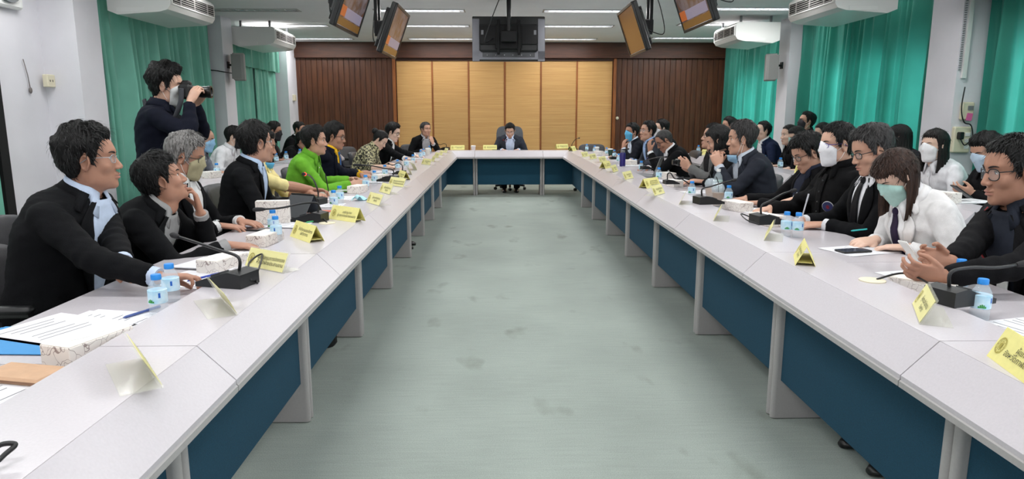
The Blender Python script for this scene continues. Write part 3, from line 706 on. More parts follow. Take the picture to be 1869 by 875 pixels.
def hand_mesh(mb, W, d, n, side, curl=.5, spread=.06, fist=False, sc=1.0):
    y = np.array(d, float); y /= np.linalg.norm(y); z = -np.array(n, float); z = z-y*(z@y); z /= np.linalg.norm(z); x = np.cross(y, z)
    tr = lambda p: W+(x*p[0]+y*p[1]+z*p[2])*sc
    rings = []
    for (yy, w, h) in ((-.012,.024,.019),(.012,.030,.017),(.04,.039,.0155),(.068,.043,.014),(.090,.042,.012),(.097,.036,.008)):
        rings.append([tr((w*math.cos(t), yy, h*math.sin(t))) for t in np.linspace(0, 2*PI, 14, endpoint=False)])
    mb.loft(rings)
    th = -side  # thumb side in x
    for i, (bx, L, yy) in enumerate(((.0325,.074,.086),(.0115,.082,.092),(-.0105,.076,.089),(-.031,.060,.080))):
        p = np.array([bx*th, yy, .0]); a = .12+.25*curl; sp = spread*(1.5-i)*th*(1-.6*curl); pts = [p-np.array([0,.02,0]), p]
        for k, fr in enumerate((.45, .31, .24)):
            p = p+np.array([math.sin(sp), math.cos(a)*math.cos(sp), -math.sin(a)])*L*fr; pts.append(p); a += curl*(1.15 if k == 0 else .9)+.05*i*curl
        mb.tube([tr(q) for q in pts], np.array([.0095,.0095,.0085,.0078,.0062])*sc, 8)
    p = np.array([th*.026, .020, -.006]); a = R_(48)*(1-.45*curl); pts = [p]
    for k, L in enumerate((.036, .030, .026)):
        p = p+np.array([th*math.sin(a), math.cos(a), -.25-.5*curl*(k > 0)])*L*.93; pts.append(p); a -= .30+.35*curl*k
    mb.tube([tr(q) for q in pts], np.array([.0145,.0120,.0100,.0078])*sc, 8)
    return tr
SKIN = {'a': (206,164,142), 'b': (192,148,126), 'c': (174,128,106), 'd': (222,186,166)}
def skin(k): return mat('skin_'+k, SKIN[k], .48, noise=.03, scale=40, bump=.05, bscale=260, sss=.08, spec=.4)
def cloth(rgb, rough=.85, bump=.25): return mat('cloth_%d_%d_%d' % rgb, rgb, rough, noise=.12, scale=18, bump=bump, bscale=320, spec=.15)
def hairm(k):
    rgb, c2 = {'black': ((17,16,16), (5,5,6)), 'dark': ((30,25,23), (10,9,9)), 'brown': ((70,48,38), (28,18,15)), 'grey': ((168,166,164), (70,68,66)), 'salt': ((78,76,76), (12,12,13))}[k]
    return mat('hair_'+k, rgb, .5, noise=.5, scale=40, col2=c2, bump=.6, bscale=90, stretch=(3,3,.5), spec=.3)
M_eyew = mat('eye_white', (226,220,214), .25); M_iris = mat('eye_iris', (24,16,12), .15); M_brow = mat('brow_hair', (26,20,18), .8)
M_lip = mat('lip_rose', (172,116,102), .5); M_lens = mat('spectacle_lens', (230,236,240), .05, alpha=.14)
PENDING = []      # temporary meshes to be fused by a voxel remesh, all at once
def pend(mb, vox, smooth_it):
    me = bpy.data.meshes.new('tmp'); me.from_pydata(mb.v, [], mb.f); me.update(); o = bpy.data.objects.new('tmp', me); COL.objects.link(o)
    r = o.modifiers.new('r', 'REMESH'); r.mode = 'VOXEL'; r.voxel_size = vox
    if smooth_it: s = o.modifiers.new('s', 'SMOOTH'); s.factor = .5; s.iterations = smooth_it
    PENDING.append(o); return len(PENDING)-1
PEOPLE = []
def person(who, label, head, pelvis, face, look, outfit, hair, hands=(None, None), acc=(), sk='b', lod=1, bend=.03, fat=1.0, hs=1.0, sw=1.0, fem=False, stand=False, seat='grey', pz=.535, twist=0, feet=0):
    th = R_(face); ux = np.array([math.sin(th), -math.cos(th), 0]); uy = np.array([math.cos(th), math.sin(th), 0]); O = np.array([pelvis[0], pelvis[1], 0.0])
    def loc(p): d = np.array(p, float)-O; return np.array([d@ux, d@uy, d[2]])
    def ldir(v): v = np.array(v, float); return np.array([v@ux, v@uy, v[2]])
    hs = hs*.95; hc = loc(head); Rh = rotm(0, 0, R_(look[0]-face)) @ rotm(R_(look[1]), 0, 0) @ rotm(0, R_(look[2] if len(look) > 2 else 0), 0)
    P2 = hc+Rh@np.array([0, -.028, -.070])*hs+np.array([0, -.016, -.046])*hs
    P0 = np.array([0, 0, .93 if stand else pz])
    T = Torso(P0, P2, bend, fat, sw, R_(twist), fem)
    # --- arms
    sleeve_end = outfit.get('sleeve', 1.0); arms = []
    jk = MB(); off = outfit.get('off', .014)
    vs = np.array([0,.04,.12,.22,.33,.44,.55,.64,.72,.79,.84,.88,.92,.955,.985])
    jk.loft([T.ring(v, 28, off*(1 if v < .93 else .6)) for v in vs])
    sk_mb = MB(); hand_tr = []
    for i, side in enumerate((1, -1)):
        S = T.shoulder(side); h = hands[i]
        if h is None: h = dict(w=None)
        if h.get('w') is None:
            W = np.array(h.get('lw', (side*.13, .40, WORK+.03)), float); hd = np.array(h.get('ld', (-side*.5, .85, -.05)), float); pn = np.array(h.get('ln', (0, 0, -1)), float)
        else: W = loc(h['w']); hd = ldir(h['d']); pn = ldir(h.get('n', (0, 0, -1)))
        pole = np.array(h.get('pole', (side*.75, -.35, -.8)), float)
        E, W = ik(S, W, .285, .255, pole); arms.append((S, E, W)); path = limb(S, E, W)
        r = np.array([.064,.062,.060,.058,.055,.053,.053,.052,.050,.048,.046,.043,.040])*outfit.get('slv', 1.0)
        k = len(path) if sleeve_end >= 1 else int(len(path)*sleeve_end)
        pth = path.copy(); pth[-1] = pth[-1]-(path[-1]-path[-2])*(.62 if outfit.get('cuff') else .15)
        jk.ball(S, (.066*min(1, sw),.064,.062), 12, 8); jk.tube(pth[:k], r[:k], 14)
        sk_mb.tube(limb(S, E, W)[2:], np.array([.046,.045,.043,.042,.041,.041,.042,.040,.036,.031,.026])*(np.array([.7]*6+[.7,.72,.78,.9,1]) if sleeve_end >= 1 else 1), 12)
        hand_tr.append((hand_mesh(sk_mb, W, hd, pn, side, h.get('curl', .45), h.get('spread', .06)), W, E))
    vox_h = {2: .0045, 1: .0065, 0: .010}[lod]; vox_j = {2: .0105, 1: .013, 0: .017}[lod]
    rec = dict(feet=feet, who=who, label=label, O=O, th=th, T=T, hc=hc, Rh=Rh, hs=hs, lod=lod, outfit=outfit, hair=hair, acc=acc, sk=sk, arms=arms, hand_tr=hand_tr, fem=fem, stand=stand, P2=P2,
               ja=pend(jk, vox_j, {2: 4, 1: 3, 0: 2}[lod]), ha=pend(sk_mb, vox_h, 2), seed=len(PEOPLE)+3)
    PEOPLE.append(rec)
    if seat and not stand:
        p = O-uy*.02; chair(seat, (p[0], p[1], 0), face, f"{dict(grey='dark grey', brown='brown', boss='high-backed grey')[seat]} office chair under {who}")
    return rec

def eval_pending():
    dg = bpy.context.evaluated_depsgraph_get(); dg.update(); out = []
    for o in PENDING:
        e = o.evaluated_get(dg); m = e.to_mesh(); n = len(m.vertices); v = np.empty(n*3); m.vertices.foreach_get('co', v); nr = np.empty(n*3); m.vertices.foreach_get('normal', nr)
        f = [tuple(p.vertices) for p in m.polygons]; out.append((v.reshape(-1, 3), nr.reshape(-1, 3), f)); e.to_mesh_clear()
    for o in PENDING:
        me = o.data; bpy.data.objects.remove(o); bpy.data.meshes.remove(me)
    return out

def collar(T, hc, P2, a0, rise, rad, off, vout, vtip, tipw=35, n=44, thick=.004, wide=.016):
    """stand-and-fall collar around the neck, open at the front by a0 degrees each side"""
    x, f, t = T.frame(1.0); up = (hc-P2); up = up/np.linalg.norm(up); up = up*.6+t*.4; rows = []
    A = np.linspace(90+a0, 450-a0, n)
    def pr(fn): return [fn(a) for a in A]
    dist = lambda a: min(abs(a-90), abs(450-a))
    frontness = lambda a: max(0, 1-(dist(a)-a0)/tipw)
    c1 = T.c(1.0)
    ring = lambda a, r, h: c1+x*r*math.cos(R_(a))+f*r*math.sin(R_(a))*1.02+up*(h)
    rows.append(pr(lambda a: ring(a, rad+.002, .004-.03*frontness(a)**1.5)))
    rows.append(pr(lambda a: ring(a, rad-.001, rise*(1-.55*frontness(a)))))
    rows.append(pr(lambda a: ring(a, rad+.006, (rise+.002)*(1-.55*frontness(a)))))
    def outer(a):
        k = min(1.0, frontness(a)*1.6)**1.5; return ring(a, rad+wide, -.010-.4*wide)*(1-k)+T.pt(a, vout-(vout-vtip)*frontness(a), off)*k
    rows.append(pr(outer))
    mb = MB(); mb.sheet(rows, thick); return mb

def finish_people():
    EV = eval_pending()
    for R in PEOPLE: finish_person(R, EV)

def finish_person(R, EV):
    T, hc, Rh, hs, lod, of, hr, sd = R['T'], R['hc'], R['Rh'], R['hs'], R['lod'], R['outfit'], R['hair'], R['seed']
    root = thing('person', R['label'], 'person', tuple(R['O']), R['th']-PI/2)
    H = lambda p: (np.asarray(p, float)*hs)@Rh.T+hc
    SK = skin(R['sk']); P2 = R['P2']
    A, E, D, r, P, F = head_grid(lod)
    fw = np.array([.95, .97, .97]) if R['fem'] else np.array([1.0+.02*math.sin(sd*7), 1, 1+.015*math.cos(sd*5)])
    b = MB(); b.add(H(P.reshape(-1, 3)*fw), F)
    # ears
    for s in (-1, 1):
        rings = []; cols = 16
        for (q, dx) in ((1.0, -.006), (1.06, .002), (.92, .008), (.72, .003), (.45, -.002), (.12, -.003)):
            rings.append([np.array([s*dx, .0185*q*math.cos(t)*(1 if math.sin(t) > -.3 else .8), .0315*q*math.sin(t)]) for t in np.linspace(0, 2*PI, cols, endpoint=False)])
        Re = rotm(.0, 0, -s*.45)@rotm(-.15, 0, 0); rings = [[H((Re@p+np.array([s*.0785, -.010, -.008]))*fw) for p in rg] for rg in rings]
        b.loft(rings if s > 0 else [rg[::-1] for rg in rings])
    # neck, trunk
    nb = H((0, -.026, -.055)); nk = []
    for t, rr in ((-.25,.062),(0,.058),(.3,.054),(.65,.052),(1,.050)):
        c = P2+(nb-P2)*t; nk.append(c)
    b.tube(nk, np.array([.066,.060,.055,.052,.050])*(.86 if R['fem'] else 1)*hs, 18)
    b.loft([T.ring(v, 18, -.004) for v in (0,.15,.35,.55,.7,.8,.87,.93,.97,1.0)])
    hv, hn, hf = EV[R['ha']]; b.add(hv, hf)
    body = b.build('body', SK, root, 180)
    # clothes
    jv, jn, jf = EV[R['ja']]; m_j = cloth(of['col'])
    wr = wave_noise(jv, 20, sd)*.0045+wave_noise(jv*np.array([1, 1, 2.2]), 42, sd+50)*.0030
    for (S_, E_, W_) in R['arms']:      # sleeve creases gather at the elbow and the armpit
        for (c_, ax, amp_, rad_) in ((E_, (W_-S_), .0030, .10), (S_-np.array([0, -.03, .07]), np.array([0, .5, -1.0]), .0026, .10), ((E_+W_)/2, (W_-E_), .0018, .10)):
            ax = ax/np.linalg.norm(ax); rel = jv-c_; dd = np.linalg.norm(rel, axis=1); wr = wr+amp_*np.exp(-(dd/rad_)**2)*np.sin((rel@ax)*95+wave_noise(jv, 14, sd+7)*2.2)
    jv = jv+jn*wr[:,None]
    g = MB(); g.add(jv, jf); nm = of.get('name', 'jacket')
    gm = of.get('mat') or m_j
    jo = g.build(nm, gm, root, 180)
    off = of.get('off', .014)
    if of.get('open'):
        sh = cloth(of['shirt'], .8, .12); vb = of.get('vb', .30); vw = of.get('vw', 22)
        rows = []
        for v in np.linspace(.995, vb, 18):
            k = min(1, (v-vb)/(.975-vb)); w = 4+(vw-4)*k**.9
            rows.append([T.pt(90-w+2*w*j/8, v, off*(.9 if v > .9 else 1)+.007) for j in range(9)])
        q = MB(); q.sheet(rows, .004); q.build('shirt_front', sh, jo, 180)
        for s in (-1, 1):      # lapels
            rows = []
            for v in np.linspace(.985, vb-.02, 16):
                k = max(0, (v-vb)/(.975-vb)); w = 4+(vw-4)*k**.9; lw = (5+17*sstep(.0, .7, k)*(1 if k < .72 else max(.45, 1-(k-.72)*2.2)))*of.get('lap', 1)
                rows.append([T.pt(90+s*(w-1.5+lw*j/4), v, off*(.9 if v > .9 else 1)+.012+.004*(j in (1, 2))) for j in range(5)])
            if s < 0: rows = [rw[::-1] for rw in rows]
            q = MB(); q.sheet([rw[::-1] for rw in rows], .005); q.build('lapel', of.get('lapmat') or gm, jo, 180)
        q = collar(T, hc, P2, 14, .034, .061*hs, off+.011, .97, .885); q.build('shirt_collar', sh, jo, 180)
        q = collar(T, hc, P2, 46, .016, .064*hs, off+.012, .95, .92, wide=.026); q.build('jacket_collar', gm, jo, 180)
        if of.get('tie'):
            tm = cloth(of['tie'], .5, .1); rows = []
            for v in np.linspace(.95, vb, 12):
                w = 3.2+5.5*(.95-v)/(.95-vb); rows.append([T.pt(90-w+2*w*j/4, v, off+.016) for j in range(5)])
            q = MB(); q.sheet(rows, .004); q.build('necktie', tm, jo, 180)
            q = MB(); q.ball(T.pt(90, .955, off+.012), (.02,.016,.02), 10, 6); q.build('tie_knot', tm, jo, 180)
    else:
        cm = cloth(of['collar']) if of.get('collar') else gm
        q = collar(T, hc, P2, 14, of.get('rise', .034), .062*hs, off+.010, .95, .88); q.build('collar', cm, jo, 180)
        rows = [[T.pt(90+a, v, off+.004) for a in (-5, -2.5, 0, 2.5, 5)] for v in np.linspace(.93, .08, 16)]
        q = MB(); q.sheet(rows, .004); q.build('placket', gm, jo, 180)
        for v in np.linspace(.86, .2, 6):
            q = MB(); q.ball(T.pt(90, v, off+.008), .0065, 8, 5); q.build('button', M_white if sum(of['col']) > 300 else M_black, jo, 180)
    cuff = of.get('cuff')
    for (S, E_, W) in R['arms']:
        if of.get('sleeve', 1) < 1 or not cuff: continue
        d = (W-E_)/np.linalg.norm(W-E_)
        q = MB(); q.tube([W-d*.07, W-d*.04, W-d*.006], [.034, .0365, .0355], 18)
        q.build('shirt_cuff' if cuff else 'cuff', cloth(cuff, .8, .1) if cuff else gm, jo, 60)
    # trousers and shoes
    tc = cloth(of.get('legs', (26,27,32))); q = MB(); st = R['stand']; sh = []
    q.loft([T.ring(v, 18, .016) for v in (-.0, .05, .1)]); q.ball(T.P0+np.array([0,0,-.02]), (.18,.14,.11), 14, 8)
    for s in (-1, 1):
        pts = [(s*.09,0,.9),(s*.095,.01,.7),(s*.1,.02,.48),(s*.105,.0,.25),(s*.11,-.01,.07)] if st else [(s*.09,.02,.52),(s*.10,.2,.535),(s*.105,.36,.535),(s*.108,.42,.48),(s*.11,.42+R['feet']*.5,.3),(s*.11,.40+R['feet'],.07)]
        q.tube(pts, [.095,.088,.066,.056,.05] if st else [.095,.085,.072,.066,.056,.05], 12); sh.append(pts[-1])
    q.build('trousers', tc, root, 180)
    for (x, y, z) in sh:
        q = MB(); rg = []
        for (yy, w, hgt) in ((-.09,.026,.05),(-.07,.036,.075),(-.02,.038,.085),(.05,.042,.062),(.12,.045,.048),(.165,.036,.036),(.185,.018,.02)):
            rg.append([(x+w*math.cos(t), y+yy, max(.002, hgt*.5+hgt*.5*math.sin(t)+.002)) for t in np.linspace(0, 2*PI, 12, endpoint=False)])
        q.loft(rg); q.build('shoe', mat('shoe_black', (18,17,18), .3), root, 60)
    # face
    for s in (-1, 1):
        q = MB(); ey = float(front_y(s*.0315, .001))
        q.ball(H(np.array([s*.0315, ey-.0048, .001])*fw), np.array([.0135,.0065,.0066 if not hr.get('shut') else .003])*hs, 12, 8, Rh, 0)
        q.ball(H(np.array([s*.0315, ey-.0016, .0008])*fw), np.array([.0056,.0040,.0056 if not hr.get('shut') else .002])*hs, 10, 6, Rh, 1)
        lid = [H(np.array([s*.0315+dx, ey+.0025-abs(dx)*.18, .0068-dx*dx*26])*fw) for dx in np.linspace(-.015, .015, 7)]
        q.tube(lid, np.array([.0010,.0016,.002,.0022,.002,.0016,.001])*hs, 6, mi=1)
        q.build('eye', [M_eyew, M_iris], body, 180)
        q = MB(); xx = np.linspace(.014, .050, 8); zz = .0195+.006*np.sin((xx-.014)/.036*2.4); yy = front_y(xx, zz, .0012)
        q.tube([H(np.array([s*x, y, z])*fw) for x, y, z in zip(xx, yy, zz)], np.array([.002,.0034,.0038,.0036,.0032,.0028,.002,.001])*hs*(.7 if R['fem'] else 1), 6)
        q.build('eyebrow', mat('brow_grey', (96,92,90), .8) if hr.get('c') == 'grey' else M_brow, body, 180)
    masked = any(a[0] == 'mask' for a in R['acc'])
    if not masked:
        q = MB()
        for (z0, hh) in ((-.0672, .0050), (-.0775, .0056)):
            xx = np.linspace(-.021, .021, 11); g_ = []
            for k in range(5):
                zz = z0+hh*(k/2-1)*(1-(xx/.0225)**2)+(.0012*np.cos(xx*150) if z0 > -.07 else 0); g_.append(np.stack([xx, front_y(xx, zz, .0009), zz], 1))
            q.sheet([[H(p*fw) for p in row] for row in g_])
        q.build('lips', M_lip if lod else M_lip, body, 180)
    # hair
    hv_, hf_ = hair_cap(lod, **{k: v for k, v in hr.items() if k in ('top','side','line','rough','fringe','back','part','recede')}, seed=sd)
    q = MB(); q.add(H(hv_*fw), hf_)
    hm = hairm(hr.get('c', 'black'))
    if hr.get('bun'): q.ball(H((0, -.125, .055)), np.array([.045,.04,.042])*hs, 14, 10, Rh)
    if lod and hr.get('top', .02) > .008:
        Ag, Eg, Dg, rg_, Pg, _ = head_grid(lod); HV = hv_.reshape(Pg.shape); rg2 = np.random.default_rng(sd); J, K = Ag.shape; hgap = np.linalg.norm(HV-Pg, axis=2)
        cnt = 0; want = 620 if lod == 2 else 200; crown = np.array([.01, -.05, .11])
        while cnt < want:
            i = rg2.integers(1, int(J*.72)); j = rg2.integers(0, K)
            if np.linalg.norm(HV[i, j]-H_O) < np.linalg.norm(Pg[i, j]-H_O)+.004: cnt += .2; continue
            p = HV[i, j]; nrm = Dg[i, j]; fl = p-crown; fl = fl-nrm*(fl@nrm); ln = np.linalg.norm(fl)
            if ln < 1e-3: continue
            fl /= ln; sdv = np.cross(nrm, fl); fl = fl+sdv*rg2.normal(0, .35); Ls = rg2.uniform(.018, .038)*hr.get('strand', 1); w = rg2.uniform(.0012, .0024); lift = rg2.uniform(0, 1)**2*.006*(1+hr.get('rough', .35))
            pts = [p-nrm*.004-fl*Ls*.3, p+nrm*(.0025+lift*.3)+fl*Ls*.2, p+nrm*(.002+lift*.8)+fl*Ls*.6, p+nrm*(-.001+lift)+fl*Ls]
            ws = (w*.6, w, w*.8, w*.15); vs_ = []
            for pp, w_ in zip(pts, ws): vs_ += [pp-sdv*w_, pp+sdv*w_]
            q.add(H(np.array(vs_)*fw), [(0,1,3,2),(2,3,5,4),(4,5,7,6)]); cnt += 1
    ho = q.build('hair', hm, body, 180)
    if hr.get('long'):
        L = hr['long']; gl = np.array([0, 0, -1.0])@Rh; a0 = hr.get('open', 62); K = 56; nr = 14; rows = []; rows_in = []
        aa = np.radians(np.linspace(a0, 360-a0, K))
        for i in range(nr):
            u = i/(nr-1); row = []; ri = []
            for k, a in enumerate(aa):
                base = np.array([math.sin(a)*.086, math.cos(a)*.100-.012, .05-.05*min(1, u*3)])
                if u > .25:
                    w = (u-.25)/.75; base = base*np.array([1+.10*math.sin(w*3), 1+.06*w, 1])+gl*L*w
                nz = 1+.05*math.sin(k*1.9+sd)+.035*math.sin(k*3.7+u*4)
                row.append(H(base*np.array([nz, nz, 1]))); ri.append(H(base*np.array([nz*.86, nz*.86, 1])))
            rows.append(row); rows_in.append(ri)
        q = MB(); q.sheet(rows, 0); q.sheet([x[::-1] for x in rows_in], 0)
        q.sheet([rows[-1], rows_in[-1]], 0); q.sheet([[rw[0] for rw in rows], [rw[0] for rw in rows_in]], 0); q.sheet([[rw[-1] for rw in rows_in], [rw[-1] for rw in rows]], 0)
        q.build('hair_length', hm, ho, 180)
    # accessories
    for a in R['acc']:
        if a[0] == 'glasses':
            fm = mat('frame_%s' % a[1], {'black': (18,18,20), 'silver': (168,172,178), 'purple': (70,56,140), 'brown': (60,44,36)}[a[1]], .35, metal=.3 if a[1] == 'silver' else 0)
            q = MB(); w, hgt, zc = a[2] if len(a) > 2 else (.0245, .0165, -.003); fy = float(front_y(0.0, .004))+.003; rr = .0019 if a[1] != 'silver' else .0013
            if lod < 1: rr *= 1.5
            go = link('glasses', None, body) if False else None
            pr = []
            for s in (-1, 1):
                c = np.array([s*.0335, fy-.006, zc]); loop = []
                for t in np.linspace(0, 2*PI, 21):
                    c_, s_ = math.cos(t), math.sin(t); loop.append(c+np.array([w*abs(c_)**.75*math.copysign(1, c_), -abs(s*.0335+w*c_)**2*3.0, hgt*abs(s_)**.75*math.copysign(1, s_)]))
                q.tube([H(p*fw) for p in loop], rr*hs, 6, caps=False); pr.append(loop)
                tmp = [np.array([s*(.0335+w), fy-.016, zc+hgt*.5]), np.array([s*.0745, .045, zc+hgt*.5+.002]), np.array([s*.0815, .0, zc+.012]), np.array([s*.0795, -.026, zc-.004])]
                q.tube([H(p*fw) for p in tmp], rr*1.15*hs, 6)
            q.tube([H(np.array(p)*fw) for p in ((-.010, fy-.005, zc+.006), (0, fy-.001, zc+.009), (.010, fy-.005, zc+.006))], rr*hs, 6)
            go = q.build('glasses', fm, body, 180)
            for loop in pr:
                q = MB(); q.add([H(p*fw) for p in loop[:-1]], [tuple(range(20))]); q.build('lens', M_lens, go)
        if a[0] == 'mask':
            mm = mat('mask_%d_%d_%d' % a[1], a[1], .8, noise=.05, scale=60, bump=.15, bscale=40); low = a[2] if len(a) > 2 else 0.0
            az = np.radians(np.linspace(-60, 60, 17)); ez = np.linspace(0, 1, 12); org = np.array([0, -.01, -.062]); AA, EE = np.meshgrid(az, ez)
            el = np.radians(40-92*EE-14*(np.abs(AA)/1.05)**2*(1-EE*1.6)) if low == 0 else np.radians(-8-62*EE)
            Dm = np.stack([np.sin(AA)*np.cos(el), np.cos(AA)*np.cos(el), np.sin(el)], -1); t = _march(org, Dm, .2)+.0065
            for _ in range(3):
                t2 = t.copy(); t2[1:-1,1:-1] = np.maximum(t[1:-1,1:-1], (t[:-2,1:-1]+t[2:,1:-1]+t[1:-1,:-2]+t[1:-1,2:])/4); t = t2
            t = t+.0022*np.sin(EE*PI*3)*(np.abs(AA) < .9); G = org+Dm*t[...,None]
            if low: G = G+np.array([0, .004, -low])
            q = MB(); q.sheet([[H(p*fw) for p in row] for row in G], .002); mo = q.build('face_mask', mm, body, 180)
            for s, col in ((-1, 0), (1, -1)):
                for rowi in (1, -3):
                    q = MB(); p0 = G[rowi, col]; p1 = np.array([s*.082, -.012, .012 if rowi == 1 else -.034]); mid = (p0+p1)/2+np.array([s*.010, 0, 0])
                    q.tube([H(p*fw) for p in (p0, mid, p1)], .0013*hs if lod == 2 else .002*hs, 5); q.build('ear_loop', M_white, mo, 180)
        if a[0] == 'badge':      # round embroidered badge on the chest: (.., angle, v)
            c = T.pt(a[1], a[2], off+.010); x, f, t_ = T.frame(a[2]); n_ = c-T.c(a[2]); n_ -= t_*(n_@t_); n_ /= np.linalg.norm(n_); u_ = np.cross(t_, n_)
            for (nm_, r0, r1, m_, d_) in (('badge', 0, .036, M_white, 0), ('badge_ring', .026, .033, mat('badge_navy', (40,44,92), .7), .003), ('badge_mark', 0, .012, mat('badge_red', (200,52,60), .7), .003)):
                q = MB(); q.lathe([(r0,0),(r1,0),(r1,.003),(r0,.003)], n=20); q.v = [tuple(c+u_*p[0]+t_*p[1]+n_*(p[2]+d_)) for p in q.v]; q.build(nm_, m_, jo)
        if a[0] == 'watch':
            S, E_, W = R['arms'][a[1]]; d = (E_-W)/np.linalg.norm(E_-W); q = MB(); q.tube([W+d*.002, W+d*.026], [.0335, .0355], 16); wo = q.build('watch_strap', M_chrome if a[2] == 'steel' else M_black, root, 60)
            q = MB(); q.ball(W+d*.014+np.array([0,0,.033]), (.016,.016,.006), 10, 6); q.build('watch_case', M_chrome, wo, 180)
        if a[0] == 'lanyard':
            lm = mat('lanyard_%s' % a[1], {'red': (150,34,40), 'grey': (90,92,98), 'black': (22,22,24)}[a[1]], .7)
            q = MB()
            for s in (-1, 1):
                q.tube([T.pt(90+s*w, v, off+.018) for v, w in ((.97, 62), (.9, 40), (.8, 30), (.65, 18), (.5, 6), (.46, 0))], .004, 6)
            lo = q.build('lanyard', lm, root, 180)
            q = MB(); c = T.pt(90, .40, off+.03); q.box(c, (.055,.006,.075), bev=.002); q.build('id_card', M_white, lo)
        if a[0] == 'logo':       # embroidered stripes on the chest
            for k, (nm_, rgb) in enumerate((('logo_blue', (60,110,190)), ('logo_white', (220,224,230)), ('logo_red', (200,40,56)))):
                rows = [[T.pt(a[1]+dd, a[2]-k*.022-vv, off+.010) for dd in np.linspace(-11, 11, 8)] for vv in (0, .014)]
                q = MB(); q.sheet(rows, .003); q.build(nm_, mat(nm_, rgb, .8), jo)
    R['root'] = root

BLK = (11,12,15); NAVY = (15,18,32)
def suit(shirt=(214,220,230), col=BLK, cuff=True, **k): return dict(col=col, open=True, shirt=shirt, cuff=shirt if cuff else None, **k)
def shirt(col, name='shirt', **k): return dict(col=col, name=name, off=.010, slv=.92, **k)
def hw(p, d, n=(0,0,-1), curl=.45, **k): return dict(w=np.array(p), d=d, n=n, curl=curl, **k)
SHORT = dict(top=.026, side=.012); 
person('the nearest man on the left', 'man in black suit, pale blue shirt and silver glasses, nearest on the left', (-1.62,2.775,1.178), (-1.80,2.70), 2, (22,4,0), suit((186,200,222), legs=(28,28,34), vw=26, vb=.22), dict(c='black', top=.034, side=.020, rough=.4, recede=.0),
       (hw(atz(292,508,.775), (.95,.3,.0), (0,-.2,-1), .75), hw(atz(235,505,.775), (.75,-.6,-.05), (0,0,-1), .5)), [('glasses', 'silver')], 'c', 2, fat=1.15, sw=1.12, bend=.05, hs=1.06, seat='grey')
person('the man with a hand on his chin', 'man in black suit resting his chin on his hand, second seat on the left', (-1.60,3.30,1.048), (-1.82,3.28), 5, (30,20,0), suit((150,150,150), vw=30, vb=.4), dict(c='black', top=.032, side=.018, fringe=.012, rough=.35),
       (hw(atz(418,447,.745), (.98,.15,-.1), (0,0,-1), .5), hw(aty(366,388,3.42), (-.25,.1,1), (-.8,-.3,.2), .9, pole=(-.5,.3,-1))), [], 'c', 2, bend=.07, seat='grey')
person('the grey-haired man in a khaki mask', 'grey-haired man with glasses and khaki face mask on the left', (-1.71,3.82,1.125), (-1.84,3.88), 0, (12,-12,0), suit((216,216,216)), dict(c='grey', top=.032, side=.016, rough=.45),
       (hw(atz(400,412,.75), (.97,.1,-.1), curl=.35), hw(atz(440,404,.75), (.9,-.3,-.1), curl=.35)), [('mask', (168,160,128)), ('glasses', 'black'), ('watch', 0, 'black')], 'c', 2, bend=.05)
person('the man in a black zip jacket', 'man in black zip jacket and light blue collar looking away to the front, left side', (-1.62,4.67,1.168), (-1.80,4.64), 8, (44,2,0), dict(col=(12,13,16), collar=None, open=True, shirt=(176,196,222), vw=22, vb=.55, lap=.6, legs=(30,30,36)), dict(c='black', top=.030, side=.018, rough=.3),
       (hw(atz(545,378,.75), (.9,.3,-.1), curl=.5), None), [('glasses', 'silver')], 'b', 2, fat=1.05, hs=1.1, seat='brown')
person('the man in a pale yellow shirt', 'man in pale yellow short-sleeved shirt writing, half hidden on the left', aty(480,268,5.25), (-1.86,5.26), 0, (15,-8,0), shirt((238,222,158), sleeve=.62), dict(c='dark', **SHORT),
       (hw(atz(583,350,.75), (.95,.25,-.1), (0,-.3,-1), .75), None), [('mask', (86,170,214), .045)], 'c', 2)
person('the man in a lime green shirt', 'man in bright lime green shirt with clasped hands on the left', (-1.60,6.08,1.130), (-1.80,6.10), 0, (8,2,0), shirt((108,172,52), legs=(30,30,34)), dict(c='black', top=.028, side=.012),
       (hw(atz(640,336,.755), (.9,.45,0), (0,.7,-.6), .8), hw(atz(640,328,.755), (.9,-.45,0), (0,-.7,-.6), .8)), [], 'b', 2, hs=1.05, bend=.05)
person('the man in a navy suit and yellow shirt', 'man in navy suit, yellow shirt and blue tie with glasses on the left', (-1.65,7.05,1.137), (-1.82,7.02), 0, (-2,-6,0), suit((226,176,40), NAVY, tie=(44,92,150)), dict(c='black', top=.034, side=.014),
       (hw(atz(655,316,.75), (.9,.3,0), (0,.5,-.8), .8), None), [('glasses', 'black')], 'c', 1, hs=1.08, feet=.36)
M_batik = mat('blouse_batik', (40,42,40), .8, noise=.9, scale=38, col2=(190,184,146))
def _batik():
    nt = M_batik.node_tree; N = nt.nodes; L = nt.links; b_ = N['Principled BSDF']; tc = N.new('ShaderNodeTexCoord'); mp = N.new('ShaderNodeMapping'); mp.inputs['Rotation'].default_value = (.0, .785, .785); L.new(tc.outputs['Object'], mp.inputs[0])
    c1 = N.new('ShaderNodeTexChecker'); c1.inputs['Scale'].default_value = 16; c2 = N.new('ShaderNodeTexChecker'); c2.inputs['Scale'].default_value = 48
    for c_ in (c1, c2): c_.inputs['Color1'].default_value = (*lin((36,38,38)),1); c_.inputs['Color2'].default_value = (*lin((190,184,146)),1); L.new(mp.outputs[0], c_.inputs['Vector'])
    mx = N.new('ShaderNodeMix'); mx.data_type = 'RGBA'; mx.blend_type = 'DIFFERENCE'; mx.inputs[0].default_value = .8; L.new(c1.outputs[0], mx.inputs[6]); L.new(c2.outputs[0], mx.inputs[7]); L.new(mx.outputs[2], b_.inputs['Base Color'])
_batik()
